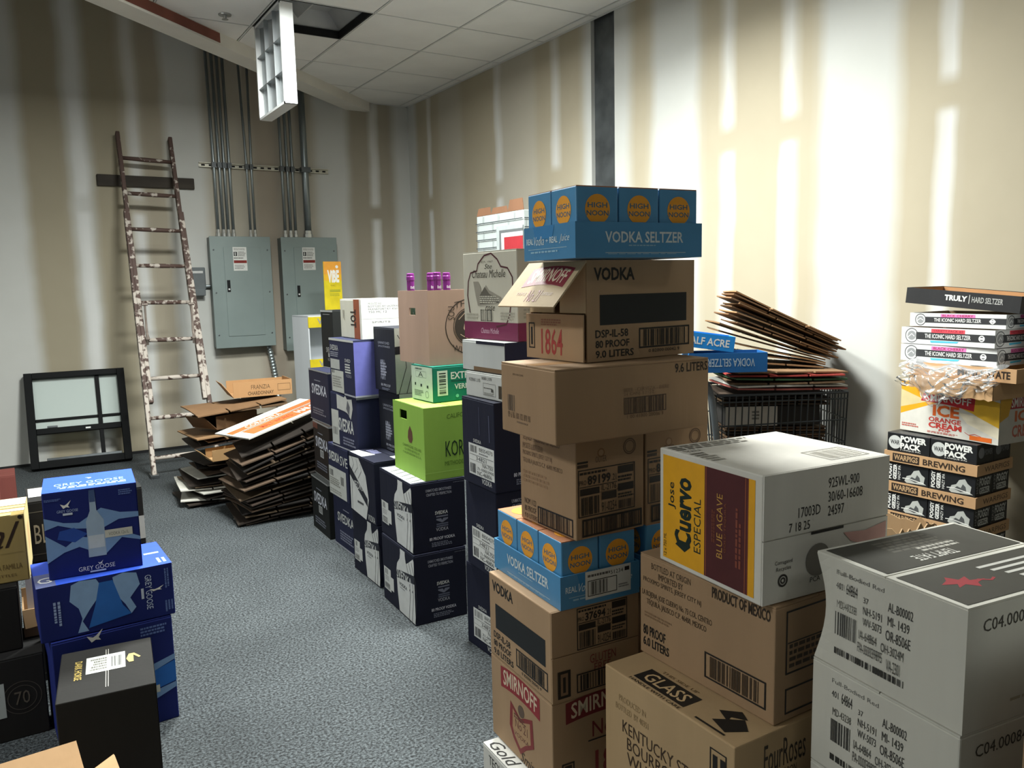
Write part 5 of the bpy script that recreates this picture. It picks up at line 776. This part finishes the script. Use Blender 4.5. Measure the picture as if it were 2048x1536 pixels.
for side in (-1, 1):
    MB().tube([(-Lx - .03, side * .22, .12), (-Lx + .03, side * .23, .4), (-Lx - .02, side * .23, .82), (-Lx - .035, side * .22, .87), (-Lx - .045, side * .18, .895)], .015, 10).build('rear_post', CT, cart, smooth=True)
    MB().tube([(-Lx - .03, side * .22, .12), (Lx, side * .16, .16)], .013, 8).build('base_tube', CT, cart)
    MB().tube([(Lx - .03, side * .16, .16), (Lx - .16, side * .19, Z0)], .011, 8).build('brace', CT, cart)
    for xx in (-Lx, Lx - .04):
        wv = MB().lathe([(.02, -.012), (.055, -.012), (.06, 0), (.055, .012), (.02, .012)], 18).build('wheel', mat('wheel_rubber', '#2a2a2a', rough=.6), cart, smooth=False); wv.matrix_local = Matrix.Translation((xx, side * .2 if xx < 0 else side * .16, .06)) @ Matrix.Rotation(math.pi / 2, 4, 'X')
        MB().tube([(xx, side * (.2 if xx < 0 else .16) + .0, .06), (xx, side * (.2 if xx < 0 else .16), .15)], .009, 8).build('caster_stem', STEEL, cart)
MB().tube([(-Lx - .045, -.18, .895), (-Lx - .045, .18, .895)], .016, 10).build('handle', CT, cart, smooth=True)

# flattened carton blank: folded double board with notched flaps, bent a little
def flat_blank(name, label, cat, L_, W_, col, loc, rot, bend=.03, group=None, thick=.007, prints=None, seed=0, notch=True):
    rnd = random.Random(seed); m = card('card_' + col.lstrip('#'), col, .1); n = 8
    cuts = [(-L_ / 2, -W_ / 2), (-L_ * .17, -W_ / 2), (-L_ * .17, -W_ * .28), (-L_ * .15, -W_ * .28), (-L_ * .15, -W_ / 2), (L_ * .18, -W_ / 2), (L_ * .18, -W_ * .28), (L_ * .2, -W_ * .28), (L_ * .2, -W_ / 2), (L_ / 2, -W_ / 2), (L_ / 2, W_ / 2), (L_ * .2, W_ / 2), (L_ * .2, W_ * .28), (L_ * .18, W_ * .28), (L_ * .18, W_ / 2), (-L_ * .15, W_ / 2), (-L_ * .15, W_ * .28), (-L_ * .17, W_ * .28), (-L_ * .17, W_ / 2), (-L_ / 2, W_ / 2)]
    bm = bmesh.new()
    if notch:
        xs_ = [-.5, -.17, -.15, .18, .2, .5]; ys_ = [-.5, -.28, 0, .28, .5]
    else: xs_ = [-.5, -.25, 0, .25, .5]; ys_ = [-.5, 0, .5]
    k1, k2, tw = rnd.uniform(-1, 1) * bend, rnd.uniform(-1, 1) * bend, rnd.uniform(-1, 1) * bend; fl1 = [rnd.uniform(-.25, .35) for _ in range(12)]
    V = {}
    for i, x in enumerate(xs_):
        for j, y in enumerate(ys_):
            z = k1 * (2 * x) ** 2 + k2 * (2 * y) ** 2 + tw * 4 * x * y
            for s in (0, 1): V[i, j, s] = bm.verts.new((x * L_, y * W_, z + s * thick))
    cells = [(i, j) for i in range(len(xs_) - 1) for j in range(len(ys_) - 1) if not (notch and i in (1, 3) and j in (0, len(ys_) - 2))]
    for i, j in cells:
        for s in (0, 1):
            q = [V[i, j, s], V[i + 1, j, s], V[i + 1, j + 1, s], V[i, j + 1, s]]; bm.faces.new(q if s else q[::-1])
        for (di, dj), (p, r) in (((-1, 0), ((i, j), (i, j + 1))), ((1, 0), ((i + 1, j + 1), (i + 1, j))), ((0, -1), ((i + 1, j), (i, j))), ((0, 1), ((i, j + 1), (i + 1, j + 1)))):
            if (i + di, j + dj) not in cells: bm.faces.new((V[(*p, 0)], V[(*r, 0)], V[(*r, 1)], V[(*p, 1)]))
    for v in [v for v in bm.verts if not v.link_faces]: bm.verts.remove(v)
    bmesh.ops.recalc_face_normals(bm, faces=bm.faces)
    if prints:
        root = empty(name, loc, 0, label, cat, group); root.rotation_euler = rot; from_bm('board', bm, m, root)
        put_print(root, prints, L_, W_, (-L_ / 2, -W_ / 2, thick + abs(bend) * .0 + .0008), (1, 0, 0), (0, 1, 0), (0, 0, 1))
    else:
        root = from_bm(name, bm, m); root.location = loc; root.rotation_euler = rot; tag(root, label, cat, group)
    return root
rnd = random.Random(11)
from mathutils.bvhtree import BVHTree
class Pile:                                   # lets each board come down on what already lies below it
    def __init__(s, x0, x1, y0, y1, z0, res=.016): s.b = (x0, x1, y0, y1); s.res = res; s.h = {}; s.z0 = z0
    def tris(s, o, M=Matrix()):
        M = M @ o.matrix_basis; vs, fs = [], []
        if o.data:
            vs = [M @ v.co for v in o.data.vertices]; fs = [tuple(q.vertices) for q in o.data.polygons]
        for c in o.children:
            v2, f2 = s.tris(c, M); k = len(vs); vs += v2; fs += [tuple(k + i for i in f) for f in f2]
        return vs, fs
    def add(s, o, gap=.0035, nb=(-1, 0, 1)):
        vs, fs = s.tris(o); T = BVHTree.FromPolygons(vs, fs); r = s.res; cells = []; dz = -9.
        zl, zh = min(v.z for v in vs), max(v.z for v in vs)
        for i in range(int(min(v.x for v in vs) / r) - 1, int(max(v.x for v in vs) / r) + 2):
            for j in range(int(min(v.y for v in vs) / r) - 1, int(max(v.y for v in vs) / r) + 2):
                lo = T.ray_cast(Vector((i * r, j * r, zl - 1)), Vector((0, 0, 1)))[0]
                if lo is None: continue
                hi = T.ray_cast(Vector((i * r, j * r, zh + 1)), Vector((0, 0, -1)))[0]; cells.append((i, j, hi.z))
                under = max(s.h.get((i + a, j + b), s.z0) for a in nb for b in nb); dz = max(dz, under - lo.z + gap)
        o.location.z += dz
        for i, j, z in cells: s.h[i, j] = max(s.h.get((i, j), s.z0), z + dz)
        return o
# boxes inside the cart basket
M0 = Matrix.Translation((2.985, 2.51, 0)) @ Matrix.Rotation(ca, 4, 'Z')
def cartp(x, y, z): return M0 @ Vector((x, y, z))
pile = Pile(0, 0, 0, 0, Z0 + .058)
for k in range(13):
    pile.add(flat_blank('flattened_carton', 'flattened carton lying inside the cart basket', 'cardboard', .46, .27, ['#4a3a2c', '#6b5540', '#2c2822', '#5a4634'][k % 4], cartp(.0, 0, .5), (rnd.uniform(-.01, .01), rnd.uniform(-.01, .01), ca + rnd.uniform(-.03, .03)), .004, 'flattened cartons in the cart basket', seed=k), .002)
q = cartp(-.23, -.13, 0)
pile.add(carton('white_carton', 'white and black carton inside the cart basket', 'box', q.x, q.y, .599, -32, .24, .43, .09, '#2a2826', dict(R=[('r', 0, 0, .55, 1, '#b5b1a8'), ('g', .28, .3, .36, .8, 3, '#55524c')])), .002)
for k in range(4):
    pile.add(flat_blank('flattened_carton', 'crushed dark carton on the white carton inside the cart', 'cardboard', .48, .29, ['#3a2f26', '#54422f', '#2a2520'][k % 3], cartp(.0, 0, .8), (rnd.uniform(-.01, .01), rnd.uniform(-.01, .01), ca + rnd.uniform(-.03, .03)), .006, 'crushed cartons under the cart rim', seed=80 + k), .003)
pile.z0 = Z1c + .012; pile.h = {c: max(z, pile.z0) for c, z in pile.h.items()}
for k in range(6):
    pile.add(flat_blank('flattened_carton', ['dull red','pale grey','brown','dark green','bright red','tan'][k] + ' flattened carton lying level across the top of the cart', 'cardboard', .50, .40, ['#8a4a44', '#b5b3ac', '#6b5540', '#3a5a3c', '#a5423c', '#7d6248'][k], cartp(.03, -.02, .9), (rnd.uniform(-.008, .008), .012, ca + rnd.uniform(-.08, .08)), .004, 'flattened cartons level on the cart', seed=20 + k), .002)
q = cartp(-.43, -.27, 0); pile.add(low_tray('seltzer_sleeve', 'blue seltzer tray lying upside down on the cart', q.x, q.y, .935, -33, .15, .34, .085, '#1f5a94', [('r', 0, 0, 1, 1, '#2f87cc')], [('t', .24, .3, .84, .72, 'VODKA SELTZER', '#9fb2c2', dict(rot=180, bold=.01))])[0])
q = cartp(-.545, -.25, 0); t = low_tray('beer_tray', 'bright blue tray with white lettering tilted on the cart pile', q.x, q.y, 1.05, -36, .13, .31, .066, '#1f7cc4', [('r', 0, 0, 1, 1, '#2a8ed6')], [('t', .3, .25, .93, .75, 'HALF ACRE', WH, dict(bold=.02))])[0]; t.rotation_euler = (0, .14, math.radians(-36)); pile.add(t)
TL_ = [.08, .16, .23, .29, .33, .36, .38, .395, .405, .415, .425, .435, .445]
for k in range(13):                                             # the fan of brown blanks sliding down to the right
    s = k / 12
    pile.add(flat_blank('flattened_carton', 'brown flattened carton in the fan sloping off the cart', 'cardboard', .50 + .05 * rnd.random(), .25, ['#7d5f43', '#6b4f36', '#8a6a4a', '#5d4630', '#76593c'][k % 5], cartp(-.01 + .10 * s + rnd.uniform(-.03, .03), .055 + rnd.uniform(-.01, .01), 1.1), (rnd.uniform(-.006, .006), TL_[k], ca + rnd.uniform(-.08, .08)), .003, 'brown flattened cartons fanned on the cart', thick=.006, seed=50 + k), .0028, (0,))

# ================================================================== heap of flattened cartons on the floor
DK = ['#2c2520', '#3a3029', '#241f1b', '#4a3c30', '#1d1a18', '#57493a']
heap = Pile(0, 0, 0, 0, 0.0)
def heap_tray(k, x, y, rz, lab):
    t = empty('cardboard_tray', (x, y, .9), rz, lab, 'cardboard'); m = card('card_tray%d' % k, ['#9a7650', '#5d452f', '#a5835a'][k]); a_, b_, h_ = ((.19, .13, .1), (.16, .12, .085), (.13, .07, .07))[k]
    MB().box(-a_, -b_, 0, a_, b_, .004).build('base', m, t); MB().box(-a_, -b_, .004, a_, -b_ + .004, h_).build('side', m, t); MB().box(-a_, b_ - .004, .004, a_, b_, h_ * .9).build('side', m, t)
    vs = [(-a_, -b_, .004), (-a_, b_, .004), (-a_ - .07, b_ * .8, h_), (-a_ - .07, -b_ * .8, h_)]; vs += [(v[0] + .004, v[1], v[2]) for v in vs]; new('end_flap', vs, [(0, 1, 2, 3), (7, 6, 5, 4), (0, 4, 5, 1), (1, 5, 6, 2), (2, 6, 7, 3), (3, 7, 4, 0)], m, t)
    MB().box(a_ - .004, -b_ + .004, .004, a_, b_ - .004, h_).build('end_flap', m, t)
    if k == 0: put_print(t, [('t', .3, .5, .62, .78, 'FRANZIA', '#55402a'), ('t', .24, .12, .68, .36, 'CHARDONNAY', '#55402a', dict(bold=.02)), ('fr', .75, .3, .97, .75, .002, '#55402a')], 2 * a_, h_, (-a_, -b_, 0), (1, 0, 0), (0, 0, 1), (0, -1, 0))
    return heap.add(t, .012)
for k in range(19):
    c = '#b9b7ae' if k in (1, 3, 4, 7) else DK[k % 6] if k < 15 else ['#6b5138', '#7d6144', '#4a3826'][k % 3]
    if k == 17: heap_tray(1, 1.13, 5.36, .45, 'dark brown torn tray squeezed high in the left of the floor heap')
    if k == 13: heap_tray(2, 1.10, 5.15, .1, 'tan open tray stuck in the middle of the floor heap')
    heap.add(flat_blank('flattened_carton', 'white-edged flattened carton low in the left of the floor heap' if c == '#b9b7ae' else 'dark flattened carton in the left part of the floor heap' if k < 15 else 'brown flattened carton high in the left of the floor heap', 'cardboard', .50 + .08 * rnd.random(), .42 + .06 * rnd.random(), c, (1.12 + rnd.uniform(-.05, .05) + .006 * k, 5.40 + rnd.uniform(-.03, .03), .9), (rnd.uniform(-.012, .012), -.004 * k + rnd.uniform(-.012, .012), rnd.uniform(-.22, .22)), .010, 'flattened cartons left in the floor heap', seed=100 + k), .002)
for k in range(18):
    s = k / 17
    heap.add(flat_blank('flattened_carton', 'dark flattened carton in the right part of the floor heap', 'cardboard', .52 + .06 * rnd.random(), .44, DK[(k * 5 + 1) % 6], (1.30 + rnd.uniform(-.03, .03), 4.76 + rnd.uniform(-.02, .02), .9), (rnd.uniform(-.012, .012), -.04 - .26 * s + rnd.uniform(-.012, .012), rnd.uniform(-.16, .16)), .010, 'dark flattened cartons right in the floor heap', seed=200 + k), .002)
heap_tray(0, 1.38, 5.44, -.05, 'brown chardonnay tray on the top of the floor heap')
og = [('r', 0, 0, 1, 1, '#c9c6bf'), ('r', .02, .52, 1, .72, '#cf5f33'), ('r', .1, .12, .98, .46, '#cf5f33'), ('r', .1, .47, 1, .50, '#4a3a34'), ('t', .2, .55, .6, .69, 'CORONITA', '#e2ddd4'), ('t', .25, .22, .6, .38, 'MALT WORKS', '#8e3a1f', dict(bold=.02)), ('t', .66, .2, .9, .4, 'HALO', '#e2ddd4', dict(bold=.03)), ('g', .3, .8, .9, .92, 2, '#8f8d88')]
heap.add(flat_blank('flattened_carton', 'orange and white flattened carton on top of the floor heap', 'cardboard', .62, .38, '#b5b1a8', (1.32, 4.84, .9), (-.03, -.22, .3), .001, prints=og, notch=False, seed=301))
o = flat_blank('paper_scrap', 'small white paper scrap on the carpet before the heap', 'paper', .07, .05, '#b9bdb9', (1.05, 4.74, .004), (.02, -.03, .6), .004, thick=.001, notch=False, seed=9)

# ================================================================== floor displays at the back
t = empty('display_stand', (2.17, 6.42, 0), .12, 'white cardboard display stand with yellow shelf lips and header card', 'display stand'); DW = card('card_white', '#c6cbcf', .03)
mb = MB(); mb.box(-.19, -.15, 0, -.18, .15, 1.12); mb.box(.18, -.15, 0, .19, .15, 1.12); mb.box(-.18, .14, 0, .18, .15, 1.12); mb.build('side_panels', DW, t)
for k, z in enumerate((.05, .4, .72, 1.06)):
    MB().box(-.18, -.15, z, .18, .14, z + .008).build('shelf', DW, t)
    q = MB().box(-.19, -.158, z - .03, .19, -.15, z + .055).build('shelf_lip', mat('lip_yellow', '#c9b51d', rough=.5), t); put_print(q, [('t', .2, .3, .55, .85, 'ViBE', '#8d8f8a', dict(bold=.03))], .38, .085, (-.19, -.158, z - .03), (1, 0, 0), (0, 0, 1), (0, -1, 0))
MB().box(-.19, -.15, 1.115, .19, .15, 1.125).build('top_panel', DW, t)
q = MB().box(.05, .02, 1.125, .21, .028, 1.56).build('header_card', mat('header_yellow', '#d2bf22', rough=.5), t)
put_print(q, [('r', 0, .76, 1, 1, '#dd9a3a'), ('r', 0, .64, 1, .76, '#dba92c'), ('t', .2, .6, .86, .84, 'ViBE', '#e2e2da', dict(bold=.05)), ('t', .34, .53, .62, .56, 'THC', '#8a7a1c'), ('r', .3, .42, .9, .47, '#a3a12c'), ('g', .3, .34, .85, .4, 2, '#a3a12c'), ('c', .75, .9, .03, '#e2e2da')], .16, .435, (.05, .02, 1.125), (1, 0, 0), (0, 0, 1), (0, -1, 0))
# brick-print display behind the stacks
X0, Y0 = 2.62, 4.02; t = empty('brick_print_display', (X0 + .15, Y0 + .28, 0), 0, 'tall cardboard display printed with white bricks behind the tall wine box', 'display stand'); DB = card('card_brick', '#989f9e', .03); ht = 1.78
MB().box(-.15, -.28, 0, .15, .28, ht).build('body', DB, t, bev=.004)
br = []
for r_ in range(34):
    v = r_ / 34; br.append(('r', 0, v, 1, v + .0035, '#3a3e40'))
    for c_ in range(3): u = (c_ + (.5 if r_ % 2 else .12)) / 3; br.append(('r', u, v, u + .006, v + 1 / 34, '#4a4e50'))
br += [('r', .46, .62, 1, .955, '#8f9696'), ('r', .52, .62, 1, .94, '#55595a'), ('r', .56, .62, 1, .93, '#a9adab'), ('r', .62, .62, 1, .915, '#8a262c')]
put_print(t, br, .56, ht, (-.15, .28, 0), (0, -1, 0), (0, 0, 1), (-1, 0, 0)); put_print(t, br[:-4], .3, ht, (-.15, -.28, 0), (1, 0, 0), (0, 0, 1), (0, -1, 0))
KD = card('card_dflap', '#6a4c38')
for (ya, yb3, hh) in ((.28, .1, .05), (.1, -.1, .04), (-.1, -.28, .07)): new('top_flap', [(-.15, ya, ht), (-.15, yb3, ht), (-.145, yb3 + .02, ht + hh), (-.145, ya - .02, ht + hh), (-.146, ya, ht), (-.146, yb3, ht), (-.141, yb3 + .02, ht + hh), (-.141, ya - .02, ht + hh)], [(0, 1, 2, 3), (7, 6, 5, 4), (0, 4, 5, 1), (1, 5, 6, 2), (2, 6, 7, 3), (3, 7, 4, 0)], KD, t)
